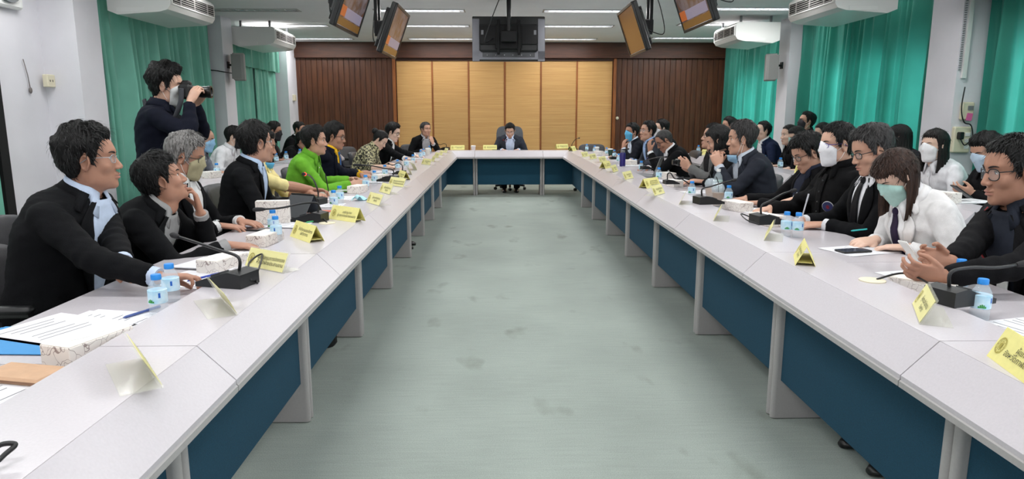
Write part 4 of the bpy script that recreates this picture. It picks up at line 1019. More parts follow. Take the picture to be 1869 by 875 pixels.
person('the woman with tied-up hair', 'woman with a hair bun and patterned blouse bent over her papers on the left', (-1.47,8.65,1.045), (-1.78,8.62), 0, (-12,-36,0), dict(col=(90,92,80), name='blouse', off=.010, slv=.9, sleeve=.62, mat=M_batik), dict(c='black', top=.014, side=.008, rough=.15, bun=True),
       (hw(atz(712,305,.745), (.95,.1,-.1), curl=.4), None), [], 'd', 1, fem=True, bend=.08)
person('the man in a black suit by the far left corner', 'man in black suit and open white shirt reading, farthest on the left side', (-1.50,9.92,1.107), (-1.78,9.90), 0, (-10,-14,0), suit((226,226,226), vw=30, vb=.4), dict(c='black', top=.032, side=.014),
       (hw(atz(745,293,.75), (.95,.0,-.1), curl=.4), hw(atz(757,284,.75), (.95,.1,-.1), curl=.3)), [('glasses', 'black')], 'd', 1, hs=1.08)
person('the man at the far left corner', 'man in dark suit with a hand over his mouth at the far left corner', (-1.27,12.2,1.105), (-1.42,12.42), -58, (-45,2,0), suit((180,180,184)), dict(c='salt', top=.018, side=.008, recede=.012),
       (None, hw(aty(790,262,12.05), (-.3,.1,1), (-.5,.5,.2), .8)), [], 'b', 1, hs=1.05)
person('the chairman', 'chairman in grey suit and pale blue shirt reading at the head of the table', (.205,12.33,1.085), (.21,12.62), -90, (-92,-28,0), suit((200,214,240), (52,56,66), vw=20, vb=.2), dict(c='black', top=.022, side=.010, part=-.03, shut=True),
       (None, None), [('glasses', 'silver')], 'a', 1, hs=1.05, bend=.06, seat='boss', fat=1.1, sw=1.1)
# standing photographer
hp = aty(306,158,4.72)
person('the photographer', 'standing photographer in navy suit and white mask holding a camera to his eye', hp, (hp[0]-.12, 4.72), 18, (10,-3,0), suit((22,26,40), NAVY, legs=(24,27,40), cuff=False, vw=18), dict(c='black', top=.040, side=.020, rough=.5),
       (hw(aty(346,188,4.60), (.35,.35,.85), (.3,.8,-.1), .8, pole=(.7,.2,-.9)), hw(aty(356,190,4.85), (.6,-.2,.8), (.2,-.7,.2), .7, pole=(-.4,.5,-.9))), [('mask', (214,216,216))], 'a', 2, stand=True, fat=1.05, hs=1.08, sw=1.06, bend=.02)
# second row, left
person('the masked man with thin hair', 'balding man with glasses and blue face mask at the left second-row desk', aty(374,255,7.62), (-3.44,7.40), 0, (5,-10,0), dict(col=(120,124,134), name='shirt', off=.01), dict(c='dark', top=.010, side=.010, line=.022), acc=[('mask', (150,196,232)), ('glasses', 'silver')], sk='b', lod=1, hs=1.1)
person('the man in a white shirt', 'man in white shirt and black face mask at the left second-row desk', aty(428,251,8.45), (-3.44,8.30), 0, (5,-8,0), shirt((226,226,230)), dict(c='black', top=.022, side=.010), acc=[('mask', (26,26,30))], sk='d', lod=1, hs=1.08)
person('the bearded man in black', 'man in black with glasses beside the white pillar edge, left second row', aty(501,240,9.95), (-3.44,9.70), 0, (2,-6,0), dict(col=(13,13,16), name='jacket'), dict(c='black', top=.026, side=.010), acc=[('glasses', 'black'), ('mask', (30,30,34))], sk='c', lod=0, hs=1.1)
person('the man with a grey lanyard', 'man in dark suit and grey lanyard against the dark wood wall', aty(547,237,12.2), (-3.70,12.15), -10, (-15,-6,0), suit((220,220,224)), dict(c='dark', top=.020, side=.008), acc=[('lanyard', 'grey')], sk='b', lod=0, hs=1.12)
person('the dark-haired person behind the green shirt', 'dark-haired person mostly hidden behind the man in green', aty(553,258,11.0), (-3.44,10.78), 0, (0,-20,0), dict(col=(13,13,16), name='jacket'), dict(c='black', top=.032, side=.02), sk='b', lod=0, hs=1.15)
# right side
person('the nearest man on the right', 'man in black jacket with a chest logo and black glasses, nearest on the right', (1.985,2.62,1.140), (2.16,2.50), 180, (172,-6,0), dict(col=(13,13,16), open=True, shirt=(34,38,48), vw=22, vb=.3, cuff=None, lap=.7), dict(c='black', top=.018, side=.008, rough=.2, line=-.004),
       (hw(atz(1722,492,.80), (-.95,.05,.15), (-.1,-.8,.3), .75), hw(atz(1722,505,.79), (-.95,.1,.15), (-.1,.7,.5), .7)), [('glasses', 'black', (.026, .021, -.005)), ('lanyard', 'red'), ('logo', 138, .70)], 'c', 2, fat=1.2, sw=1.12, hs=1.1, bend=.05, feet=.17)
person('the woman in a white jacket', 'woman in white jacket and pale green mask writing, second seat on the right', (1.90,3.245,1.060), (2.15,3.22), 180, (188,-34,0), suit((232,232,234), (226,224,224), vw=20, vb=.45, legs=(30,30,34), tie=(40,30,56), cuff=False), dict(c='brown', top=.022, side=.018, fringe=.030, rough=.2, long=.20, open=80),
       (hw(atz(1598,438,.745), (-.95,-.2,-.1), (.2,.3,-1), .7), hw(atz(1655,452,.745), (-.7,.7,-.1), curl=.4)), [('mask', (176,214,206))], 'd', 2, fem=True, hs=1.06, bend=.09)
person('the man in a black suit and glasses', 'man with greying hair, black suit and black glasses looking down on the right', (2.0,3.67,1.163), (2.16,3.78), 180, (176,-16,0), suit((222,222,226), vw=15, tie=(16,16,20)), dict(c='salt', top=.028, side=.012),
       (None, hw(atz(1503,410,.745), (-.95,.2,-.05), (0,.2,-1), .5)), [('glasses', 'black')], 'b', 2, hs=1.08, fat=1.1)
person('the man with the round badge', 'man in black shirt with a round badge and white face mask on the right', (2.05,4.156,1.175), (2.18,4.32), 180, (180,-2,0), dict(col=(12,12,14), name='shirt_jacket', off=.014), dict(c='black', top=.020, side=.007, rough=.2),
       (None, hw(atz(1436,368,.775), (-.9,.2,-.35), (.1,.2,-1), .8)), [('mask', (232,232,236)), ('glasses', 'purple', (.024, .013, -.002)), ('badge', 118, .56), ('watch', 1, 'steel')], 'a', 2, hs=1.08, fat=1.12, sw=1.05)
person('the man looking down in black', 'man in black jacket with glasses looking down, fifth seat on the right', (2.10,4.67,1.096), (2.22,4.88), 180, (184,-24,0), dict(col=(14,14,17), open=True, shirt=(40,44,60), vw=18, vb=.5, cuff=None), dict(c='black', top=.030, side=.014, fringe=.010), acc=[('glasses', 'black')], sk='b', lod=2, hs=1.06, bend=.06)
person('the man with clasped hands', 'grey-haired man in dark grey suit with clasped hands and a mask under his chin', (1.95,5.54,1.160), (2.16,5.52), 180, (168,0,0), suit((190,198,210), (40,43,52), vw=18, vb=.5), dict(c='salt', top=.034, side=.014),
       (hw(aty(1312,303,5.62), (-.25,-.4,.85), (.3,-.9,.1), .8, pole=(.5,.2,-1)), hw(aty(1312,303,5.48), (-.25,.4,.85), (.3,.9,.1), .8, pole=(-.5,.2,-1))), [('mask', (150,190,220), .045)], 'b', 2, hs=1.1, bend=.05, fat=1.1)
person('the dark-haired person with a phone', 'long-haired person in black seen half from behind, tapping a phone on the right', (1.93,6.05,1.125), (2.16,6.14), 180, (160,-18,0), dict(col=(15,15,18), name='jacket'), dict(c='black', top=.030, side=.026, fringe=.01, back=.03, rough=.15, long=.08), (None, hw(atz(1285,332,.76), (-.9,.2,.1), (0,.2,-.9), .6)), sk='b', lod=1, hs=1.05)
person('the man in a grey jacket', 'man with glasses and a goatee in grey jacket looking up on the right', (2.08,6.70,1.140), (2.26,6.76), 180, (178,12,0), dict(col=(104,104,104), open=True, shirt=(30,30,34), vw=26, vb=.3, cuff=None), dict(c='black', top=.030, side=.022), (hw(aty(1262,312,6.75), (-.8,-.1,.5), (-.1,-.7,.3), .8), hw(aty(1258,305,6.55), (-.8,.2,.5), (-.1,.7,.3), .8)), [('glasses', 'black')], 'b', 1, hs=1.05)
person('the man rubbing his forehead', 'man in black suit with shaved hair leaning on his hand on the right', (1.90,7.91,1.062), (2.14,7.88), 180, (182,-30,0), suit((232,232,236), vw=22), dict(c='salt', top=.006, side=.004, rough=.1),
       (None, hw(aty(1186,277,7.82), (-.1,.15,1), (.8,.2,-.2), .7, pole=(-.4,.4,-1))), [('glasses', 'black')], 'c', 1, hs=1.05, bend=.09)
person('the man in a vest and blue shirt', 'man with glasses, dark vest and round badge looking up on the far right side', (2.0,9.28,1.138), (2.20,9.24), 180, (196,8,0), dict(col=(54,56,64), open=True, shirt=(150,176,216), vw=26, vb=.3, cuff=(150,176,216)), dict(c='black', top=.024, side=.010), acc=[('glasses', 'silver'), ('badge', 125, .58)], sk='b', lod=1, hs=1.08)
person('the man in a blue mask', 'man in black waistcoat and blue face mask resting his chin, last seat on the right', (1.98,10.3,1.10), (2.18,10.3), 180, (204,2,0), dict(col=(28,30,38), open=True, shirt=(216,226,240), vw=46, vb=.12, cuff=(216,226,240)), dict(c='black', top=.024, side=.010),
       (None, hw(aty(1137,270,10.15), (.2,.1,1), (.7,.3,.1), .8, pole=(-.3,.5,-1))), [('mask', (92,176,218))], 'c', 1, hs=1.08)
person('the masked man against the wood wall', 'man in black with glasses and white mask behind the far right seats', (2.42,10.3,1.150), (2.66,10.28), 180, (190,4,0), dict(col=(13,13,16), name='jacket'), dict(c='black', top=.026, side=.012), acc=[('mask', (232,232,236)), ('glasses', 'brown')], sk='d', lod=1, hs=1.12)
# second row, right
person('the man in a navy suit looking up', 'man in navy suit with glasses looking up by the far right curtain', (3.62,9.45,1.135), (3.86,9.43), 180, (190,10,0), suit((226,228,232), (26,36,62), vw=26), dict(c='black', top=.022, side=.010), acc=[('glasses', 'silver')], sk='d', lod=1, hs=1.1)
person('the woman with folded arms', 'woman in black with smooth tied-back hair and folded arms, right second row', (3.55,8.42,1.112), (3.80,8.42), 180, (186,0,0), dict(col=(15,15,19), name='cardigan'), dict(c='black', top=.014, side=.010, rough=.1, back=.03), sk='d', lod=1, fem=True, hs=1.06)
person('the person in a green mask', 'long-haired person with green mask and white shirt, right second row', (3.38,7.80,1.105), (3.74,7.74), 180, (182,-16,0), suit((236,236,240), (30,30,36), vw=30, vb=.3, cuff=False), dict(c='black', top=.02, side=.018, rough=.12, long=.2, fringe=.01), acc=[('mask', (170,212,206))], sk='d', lod=1, fem=True)
person('the tall man at the back', 'tall man in dark mask and glasses sitting by the right pillar', (4.12,9.25,1.260), (4.28,9.38), 180, (184,14,0), dict(col=(30,30,36), name='jacket'), dict(c='black', top=.026, side=.012), acc=[('mask', (40,40,46)), ('glasses', 'brown')], sk='b', lod=1, pz=.60, hs=1.1)
person('the woman with a centre parting', 'woman with smooth dark hair looking down in front of the right curtain', (4.12,8.75,1.135), (4.29,8.76), 180, (180,-14,0), dict(col=(34,34,40), name='blouse'), dict(c='black', top=.016, side=.014, rough=.1, back=.03, long=.1, part=.004), sk='d', lod=1, fem=True, hs=1.05)
person('the person behind the grey-haired man', 'dark-haired person hidden behind the man with clasped hands', (3.48,10.45,1.195), (3.72,10.45), 180, (185,0,0), dict(col=(14,14,17), name='jacket'), dict(c='black', top=.028, side=.014), sk='b', lod=0, hs=1.08)
person('the long-haired woman behind', 'woman with long straight black hair in front of the right curtain, facing away', (3.66,6.28,1.142), (3.92,6.28), 180, (150,-4,0), dict(col=(30,30,34), name='blouse'), dict(c='black', top=.016, side=.014, rough=.1, long=.24, fringe=.0), sk='d', lod=1, fem=True, hs=1.06)
person('the woman in white with a white mask', 'woman in white jacket and white face mask at the right second-row desk', (3.52,5.53,1.105), (3.78,5.52), 180, (194,2,0), dict(col=(226,226,230), name='jacket', legs=(30,30,36)), dict(c='dark', top=.022, side=.018, rough=.15, long=.2, fringe=.014, open=66), acc=[('mask', (232,232,234))], sk='d', lod=1, fem=True, hs=1.12)
person('the man in black with a phone', 'dark-haired man in black with a mask looking at a phone, right second row', (3.56,4.98,1.088), (3.82,4.96), 180, (184,-20,0), dict(col=(13,13,16), name='jacket'), dict(c='black', top=.030, side=.018, fringe=.01), (None, hw(atz(1775,352,.80), (-.9,.1,.2), (0,.5,.6), .6)), [('mask', (186,206,224))], 'b', 1, hs=1.1)
finish_people()
# empty chairs
for (k, x, y, f, lab) in (('grey', -1.98, 7.75, 0, 'empty dark grey office chair beside the navy-suited man, nearer one'), ('grey', -2.02, 8.95+.35, 12, 'empty dark grey office chair behind the woman with tied-up hair'),
        ('grey', -2.35, 11.55, -30, 'empty dark grey office chair against the wood wall on the left'), ('grey', -1.75, 11.2, -20, 'empty grey chair left of the man at the far left corner'),
        ('grey', 1.66, 12.35, -100, 'empty grey chair at the far right corner of the table'), ('grey', 2.55, 6.55+.9, 170, 'empty grey chair behind the right seats near the man in the grey jacket'),
        ('grey', -2.35, 3.55, 0, 'empty dark grey chair behind the two nearest left seats'),
        ('grey', 2.72, 5.1, 180, 'empty grey chair behind the man with the round badge'), ('grey', -1.75, 1.5, 0, 'empty dark grey chair at the near left table edge')):
    chair(k, (x, y, 0), f, lab)

# ================================================================== THINGS ON THE TABLES
def bottle_proto():
    t = thing('water_bottle', 'x', 'bottle')
    b = MB(); b.lathe([(.001,.002),(.024,0),(.028,.006),(.0285,.03),(.0272,.036),(.0285,.042),(.0285,.082),(.0265,.094),(.019,.108),(.0135,.116),(.0125,.126),(0.001,.126)], n=18); b.build('plastic_body', M_water, t, 50)
    b = MB(); b.lathe([(.0278,.040),(.0292,.041),(.0292,.083),(.0278,.084)], n=20); lb = b.build('label_wrap', M_labelb, t, 50)
    q = MB()
    for a in (-.9,):
        for k in range(5): q.add([( .0297*math.cos(a+dx), .0297*math.sin(a+dx), z) for dx, z in ((.16*k,.044),(.16*k+.16,.044),(.16*k+.13,.05+.006*math.sin(k*.8)),(.16*k+.02,.05+.006*math.sin(k*.8)))], [(0,1,2,3)])
    q.build('label_leaf', M_labelg, lb)
    q = MB()
    for a in (.35,): q.add([(.0297*math.cos(a+dx), .0297*math.sin(a+dx), z) for dx, z in ((0,.06),(.22,.06),(.22,.076),(0,.076))], [(0,1,2,3)])
    q.build('label_mark', M_labeld, lb)
    b = MB(); b.lathe([(.001,.116),(.0155,.116),(.016,.118),(.016,.130),(.0145,.133),(.001,.133)], n=18); b.build('bottle_cap', M_capb, t, 50)
    return t
BOT = None
def bottle(px, py, label, z=WORK, rz=None, at=None):
    global BOT
    p = atz(px, py, z) if at is None else np.array(at); rz = random.uniform(-2.2, -1.2) if rz is None else rz
    if BOT is None: BOT = bottle_proto(); BOT.location = (p[0], p[1], z+.0005); BOT.rotation_euler = (0,0,rz); BOT['label'] = label; return BOT
    return dup(BOT, (p[0], p[1], z+.0005), rz, label)
B_ = 'blue-capped water bottle '
for (x, y, lab) in ((291,574,'standing in front of the nearest man on the left, nearer of two'), (314,550,'beside the hand of the nearest man on the left, farther of two'), (505,442,'between the left tissue boxes, nearer of two'), (500,428,'between the left tissue boxes, farther of two'),
        (610,383,'left of the crumpled blue mask, nearer of two'), (621,373,'left of the crumpled blue mask, farther of two'), (668,348,'in front of the clasped hands of the man in green'), (684,338,'right of the clasped hands of the man in green'), (703,325,'in front of the man in the navy suit'),
        (726,313,'in front of the woman with tied-up hair, nearer of two'), (742,308,'in front of the woman with tied-up hair, farther of two'), (754,301,'in front of the man in black reading at the far left'), (768,291,'near the far left corner, left one of a pair'), (773,288,'near the far left corner, right one of a pair'), (784,281,'before the man at the far left corner'),
        (1786,584,'before the nearest man on the right, nearer of two'), (1748,540,'before the nearest man on the right, farther of two'), (1455,434,'before the man in black suit and glasses, nearer of two'), (1434,432,'before the man in black suit and glasses, farther of two'),
        (1262,362,'standing alone left of the iced coffee cups'), (1329,372,'right behind the iced coffee cups'), (1202,331,'before the man in the grey jacket'), (1170,316,'beside the silver laptop'), (1129,299,'left of the dark blue flask'), (1121,290,'before the man in the vest'), (1107,285,'before the man in the blue mask, nearer one'), (1085,281,'before the man in the blue mask, farther one'), (1071,277,'close to the far right corner')):
    bottle(x, y, B_+lab)
for (x, y, lab) in ((398,338,'on the left second-row desk before the balding man'), (506,318,'on the left second-row desk, left of a pair'), (524,316,'on the left second-row desk, middle one'), (549,306,'on the left second-row desk, farthest'), (1394,312,'on the right second-row desk before the woman with folded arms'), (1423,318,'on the right second-row desk before the person in the green mask'), (1274,290,'at the far end of the right second-row desks')):
    bottle(x, y, B_+lab, z=TOP, at=atx(x, y, -2.72 if x < 900 else 3.08))

# ---- name plates
FONTC = {}
def text_mesh(lines, size, key):
    if key in FONTC: return FONTC[key]
    cu = bpy.data.curves.new('txt', 'FONT'); cu.body = '\n'.join(lines); cu.size = size; cu.align_x = 'CENTER'; cu.align_y = 'CENTER'; cu.resolution_u = 1; cu.space_line = .95
    o = bpy.data.objects.new('txt', cu); COL.objects.link(o); dg = bpy.context.evaluated_depsgraph_get(); me = bpy.data.meshes.new_from_object(o.evaluated_get(dg)); bpy.data.objects.remove(o); bpy.data.curves.remove(cu)
    me.materials.clear(); me.materials.append(M_ink); FONTC[key] = me; return me
TXT = [['นายชำนาญ ชาวนา', 'ผู้อำนวยการกองนโยบายและแผนงาน'], ['สำนักงานเลขาธิการ', 'นักวิชาการ'], ['ผู้แทนกรมการปกครอง', 'หัวหน้าฝ่ายประสานงาน'], ['ผู้แทนสำนักงาน', 'จังหวัด'], ['นายวิษณุ สวนมณี', 'ผู้อำนวยการกองงาน', 'ส่งเสริมและพัฒนา'], ['ผู้แทน', 'จังหวัดกาฬสินธุ์']]
def emblem_mesh():
    if 'emb' in FONTC: return FONTC['emb']
    b = MB(); n = 20
    for (r0, r1) in ((.019,.022), (.011,.0125)):
        vs = [((r*math.cos(2*PI*k/n))*.8, r*math.sin(2*PI*k/n), 0) for r in (r0, r1) for k in range(n)]; b.add(vs, [(k, (k+1)%n, n+(k+1)%n, n+k) for k in range(n)])
    for k in range(10):
        a = 2*PI*k/10; b.add([(.8*.0135*math.cos(a), .0135*math.sin(a), 0), (.8*.018*math.cos(a+.12), .018*math.sin(a+.12), 0), (.8*.018*math.cos(a-.12), .018*math.sin(a-.12), 0)], [(0,1,2)])
    b.add([(-.004,-.008,0),(.004,-.008,0),(.006,.004,0),(0,.009,0),(-.006,.004,0)], [(0,1,2,3,4)])
    FONTC['emb'] = b.mesh('emblem', M_gold); return FONTC['emb']
def plate(kind, BL, BR, ti, label, z=TOP, width=None, X=None):
    a = atz(*BL, z) if X is None else atx(*BL, X); c = atz(*BR, z) if X is None else atx(*BR, X)+np.array([math.copysign(.25, X), 0, 0]); d = c-a; w = width or max(.16, min(.24, float(np.linalg.norm(d)))); rz = math.atan2(d[1], d[0]); mid = (a+c)/2
    t = thing('name_plate', label, 'name plate', (mid[0], mid[1], z+.0005), rz)
    hgt = .085; lean = R_(26)
    if kind == 'tent':
        D = hgt*math.sin(lean)*2
        for nm, s in (('front_face', -1), ('back_face', 1)):
            b = MB(); y0 = 0 if s < 0 else D; g = [[(-w/2, y0, 0), (w/2, y0, 0)], [(-w/2, D/2, hgt*math.cos(lean)), (w/2, D/2, hgt*math.cos(lean))]]
            b.sheet(g, .0012); ff = b.build(nm, M_yellow, t)
            if s < 0: face = ff
        b = MB(); b.box((0, D/2, .012), (w*.98, D*.7, .001)); b.build('floor_flap', M_yellow, t)
    else:
        b = MB(); g = [[(-w/2, 0, 0), (w/2, 0, 0)], [(-w/2, hgt*math.sin(lean), hgt*math.cos(lean)), (w/2, hgt*math.sin(lean), hgt*math.cos(lean))]]
        b.sheet(g, .003); b.build('acrylic_sheet', M_acryl, t)
        b = MB(); b.box((0, .04, .0015), (w, .085, .003)); b.build('acrylic_foot', M_acryl, t)
        b = MB(); k0, k1 = .06, .94; P = lambda u: (hgt*u*math.sin(lean), hgt*u*math.cos(lean)); y0, zz0 = P(k0); y1, zz1 = P(k1)
        b.sheet([[(-w*.47, y0-.003, zz0), (w*.47, y0-.003, zz0)], [(-w*.47, y1-.003, zz1), (w*.47, y1-.003, zz1)]], .0008); face = b.build('yellow_card', M_yellowd, t)
    off = -.0022 if kind == 'tent' else -.0065
    yc = hgt*.5*math.sin(lean)+off*math.cos(lean); zc = hgt*.5*math.cos(lean)-off*math.sin(lean)*-1
    lines = TXT[ti]; me = text_mesh(lines, .021 if len(lines) == 2 else .017, ti)
    sc = min(1.0, w*.66/max(1e-3, max(v.co.x for v in me.vertices)-min(v.co.x for v in me.vertices))) if len(me.vertices) else 1
    o = link('lettering', me, face, (w*.12, yc-.0006, zc)); o.rotation_euler = (PI/2-lean, 0, 0); o.scale = (sc, 1, 1)
    o = link('emblem', emblem_mesh(), face, (-w*.36, yc-.0006, zc)); o.rotation_euler = (PI/2-lean, 0, 0)
    return t
PL = [('holder',(297,709),(263,655),2,'clear name holder seen edge-on, nearest on the left ledge'),('holder',(437,580),(400,541),2,'clear name holder seen edge-on in front of the microphone on the left ledge'),('holder',(443,486),(520,501),2,'clear holder with yellow name card behind the near left microphone'),
 ('tent',(527,431),(567,445),1,'yellow tent name card in front of the two water bottles on the left ledge'),('tent',(592,398.5),(656,408),0,'wide yellow tent name card right of the white cable grommet'),('holder',(664.6,369),(696,378),3,'yellow name card in holder right of the crumpled blue mask'),('holder',(687,349.5),(716,357.5),3,'yellow name card in holder before the man in green'),
 ('holder',(706,338.6),(738,343),2,'yellow name card in holder before the man in the navy suit'),('tent',(722,325),(736,330),1,'small yellow tent card behind the third left microphone'),('holder',(754,321),(746,315),3,'clear edge-on name holder, nearer of two beyond the third left microphone'),('holder',(763,312),(753,308),3,'clear edge-on name holder, farther of two beyond the third left microphone'),
 ('holder',(767,300),(786,302.5),3,'yellow name card before the woman with tied-up hair'),('holder',(785,293.5),(793,297),3,'small yellow name card sixth from the far left corner'),('holder',(790,287),(801,289.5),3,'small yellow name card third from the far left corner'),('holder',(799,282.6),(808,285),3,'small yellow name card second from the far left corner'),('holder',(808,278.3),(816,280.2),3,'small yellow name card closest to the far left corner'),
 ('tent',(821,273.6),(849,273.6),1,'yellow name card on the far table before the man at the corner'),('tent',(878.5,273.2),(910,273.2),2,'yellow name card on the far table before the chairman'),('tent',(1012.7,271.5),(1042,270.8),2,'yellow name card at the right end of the far table'),
 ('tent',(1800.5,650),(1872,703),5,'large yellow tent name card at the right edge of the picture'),('holder',(1664,553),(1680,597),3,'clear holder with yellow card before the microphone of the nearest man on the right'),('tent',(1448,466),(1451,485),1,'yellow tent name card seen end-on before the man in black suit and glasses'),('holder',(1399,424),(1394,443),3,'clear edge-on name holder in front of the right microphone base'),
 ('holder',(1307,391),(1301,408),3,'clear edge-on name holder left of the white card on the right ledge'),('holder',(1244,365),(1238,376.5),3,'clear edge-on name holder before the iced coffee cups'),('holder',(1194.5,359),(1214,353.5),3,'pale name card in holder right of the three-line yellow tent card'),('tent',(1178,345),(1209,340),4,'bright yellow tent name card with three lines on the right ledge'),
 ('holder',(1138,330),(1159.5,325),3,'pale name card in holder before the silver laptop'),('holder',(1117,316.5),(1131,312),3,'pale name card in holder left of the silver laptop'),('tent',(1104,308.6),(1118.5,305.5),0,'yellow tent name card before the dark blue flask'),('holder',(1092,298),(1112,295),3,'yellow name card in holder left of the dark blue flask'),
 ('holder',(1076,292),(1092,289.6),3,'pale name card third from the far right corner'),('holder',(1060,288),(1079,285.5),3,'yellow name card second from the far right corner'),('tent',(1043,276.5),(1055,274.5),1,'yellow tent name card at the far right corner')]
for (k, bl, br, ti, lab) in PL: plate(k, bl, br, ti, lab)
plate('tent', (1433,313), (1456,313), 1, 'pale tent name card on the right second-row desk', width=.2, X=3.0); plate('tent', (498,314), (509,315), 1, 'pale tent name card on the left second-row desk', width=.2, X=-2.66); plate('tent', (1266,284), (1279,283), 1, 'yellow tent card at the far end of the right second-row desks', width=.18, X=3.0)

# ---- tissue boxes
M_tissue = bpy.data.materials.new('tissue_box_print'); M_tissue.use_nodes = True
def _tb():
    nt = M_tissue.node_tree; N = nt.nodes; L = nt.links; b = N['Principled BSDF']; tc = N.new('ShaderNodeTexCoord'); n = N.new('ShaderNodeTexVoronoi'); n.feature = 'DISTANCE_TO_EDGE'; n.inputs['Scale'].default_value = 30
    nz = N.new('ShaderNodeTexNoise'); nz.inputs['Scale'].default_value = 14; ad = N.new('ShaderNodeMix'); ad.data_type = 'RGBA'; ad.inputs[0].default_value = .12; L.new(tc.outputs['Object'], nz.inputs['Vector']); L.new(tc.outputs['Object'], ad.inputs[6]); L.new(nz.outputs['Color'], ad.inputs[7]); L.new(ad.outputs[2], n.inputs['Vector'])
    r = N.new('ShaderNodeValToRGB'); r.color_ramp.elements[0].position = .008; r.color_ramp.elements[0].color = (*lin((150,134,130)),1); r.color_ramp.elements[1].position = .03; r.color_ramp.elements[1].color = (*lin((234,228,222)),1)
    L.new(n.outputs['Distance'], r.inputs[0]); L.new(r.outputs[0], b.inputs['Base Color']); b.inputs['Roughness'].default_value = .7
_tb()
def tissue_box(px, py, rz, label, z=WORK, dim=(.20,.10,.055), X=None):
    p = atz(px, py, z) if X is None else atx(px, py, X); t = thing('tissue_box', label, 'tissue box', (p[0], p[1], z+.0005), rz)
    b = MB(); b.box((0,0,dim[2]/2), dim, bev=.002); b.build('carton', M_tissue, t)
    b = MB(); b.box((0,0,dim[2]+.001), (dim[0]*.98, dim[1]*.97, .002)); b.build('lid_panel', mat('carton_top', (240,234,226), .8), t)
    b = MB(); b.lathe([(0,0),(.04,0),(.04,.001),(0,.001)], (0,0,dim[2]+.0022), 20); b.v = [(x*1.3, y*.5, zz) for x, y, zz in b.v]; b.build('slot_film', M_paper, t)
    return t
tissue_box(165, 648, 1.25, 'patterned tissue box in front of the papers at the near left'); tissue_box(408, 492, 1.25, 'patterned tissue box beside the near left microphone'); tissue_box(485, 445, 1.4, 'patterned tissue box behind the yellow tent card on the left')
tissue_box(500, 408, .15, 'white upright tissue box with scribbles before the man in the zip jacket', dim=(.19,.06,.135))
tissue_box(653, 352, 1.3, 'white tissue box before the man in green', dim=(.18,.1,.06)); tissue_box(695, 330, 1.2, 'white tissue box beside the third left microphone', dim=(.16,.1,.06)); tissue_box(745, 303, 1.2, 'white tissue box before the woman with tied-up hair', dim=(.16,.1,.06))
tissue_box(1345, 384, -1.25, 'cream tissue box with handwriting right of the iced coffee cups', dim=(.2,.11,.06)); tissue_box(1398, 410, -1.2, 'patterned tissue box behind the two bottles on the right', dim=(.2,.1,.06)); tissue_box(1680, 537, -1.25, 'patterned tissue box under the phone of the nearest man on the right', dim=(.2,.11,.05))
tissue_box(1228, 340, -1.3, 'white tissue box before the dark-haired person with a phone', dim=(.2,.1,.055)); tissue_box(1218, 326, -1.3, 'white tissue box beside the small gooseneck microphone on the right', dim=(.18,.1,.06)); tissue_box(1150, 301, -1.2, 'white tissue box right of the dark blue flask', dim=(.18,.1,.06)); tissue_box(1092, 284, -1.2, 'white tissue box before the empty far right chair', dim=(.14,.1,.07))
tissue_box(388, 345, 1.2, 'small patterned tissue box on the left second-row desk', z=TOP, dim=(.16,.1,.06), X=-2.74); tissue_box(1722, 372, -1.2, 'patterned tissue box on the right second-row desk', z=TOP, dim=(.18,.1,.07), X=3.06)

# ---- microphones
M_led = mat('mic_red_light', (200,20,20), .4, emit=4.0, emit_rgb=(255,40,40))
def mic(base, head, rz, label, z=TOP, red=False, big=True, cable=None):
    p = np.array([*atz(*base, z)[:2], z+.0005]); t = thing('gooseneck_microphone', label, 'microphone', tuple(p), rz); ca, sa = math.cos(-rz), math.sin(-rz)
    L = lambda q: np.array([(q[0]-p[0])*ca-(q[1]-p[1])*sa, (q[0]-p[0])*sa+(q[1]-p[1])*ca, q[2]-p[2]])
    b = MB(); s = 1.0 if big else .7   # wedge body, low edge at +y (the speaker's side)
    b.loft([[(x*s, y*s, zz*s) for y, zz in ((-.07,0),(-.07,.048),(-.02,.056),(.11,.016),(.11,0))] for x in (-.055, .055)]); b.build('base', M_black, t)
    b = MB(); b.box((0, .05*s, .038*s), (.05*s, .04*s, .006), rotm(-.3,0,0)); b.build('talk_button', mat('mic_grey_key', (58,60,62), .5), t)
    h = L(head); b0 = np.array([0, -.03*s, .05*s]); d = h-b0
    pts = spline([b0, b0+np.array([0,0,.05]), b0+np.array([d[0]*.25, d[1]*.25, max(.06, d[2]*.62)]), b0+np.array([d[0]*.6, d[1]*.6, d[2]*.88]), h], 26)
    b = MB(); b.tube(pts[:-3], .0055, 8); b.build('gooseneck', M_black, t, 180)
    u = (pts[-1]-pts[-4])/np.linalg.norm(pts[-1]-pts[-4]); b = MB(); b.tube([pts[-4], pts[-4]+u*.02, pts[-4]+u*.05, pts[-4]+u*.065], [.007,.0105,.0115,.007], 12); b.build('capsule', mat('mic_foam', (38,38,40), .9), t, 50)
    if red: b = MB(); b.tube([pts[-4]-u*.004, pts[-4]+u*.012], [.011,.0115], 12); b.build('light_ring', M_led, t, 50)
    if cable:
        b = MB(); b.tube(spline([(0,-.07*s,.02)]+[tuple(L(np.array([*atz(*c, z)[:2], z+.006+hh]))) for *c, hh in [(q[0], q[1], q[2]) for q in cable]], 40), .0038, 6); b.build('cable', M_black, t, 180)
    return t
mic((425,520), atx(308,427,-1.30), R_(75), 'black gooseneck microphone nearest on the left, pointing at the nearest man', cable=((470,512,.02),(480,490,.05),(455,500,.03),(470,520,.0)))
mic((572,404), atx(462,383,-1.28), R_(80), 'gooseneck microphone reaching to the man with a hand on his chin', cable=((585,403,.02),(597,408,.0)), z=TOP)
mic((575,374), atx(551,318,-1.22), R_(70), 'gooseneck microphone with a red light before the man in the pale yellow shirt', red=True, z=WORK)
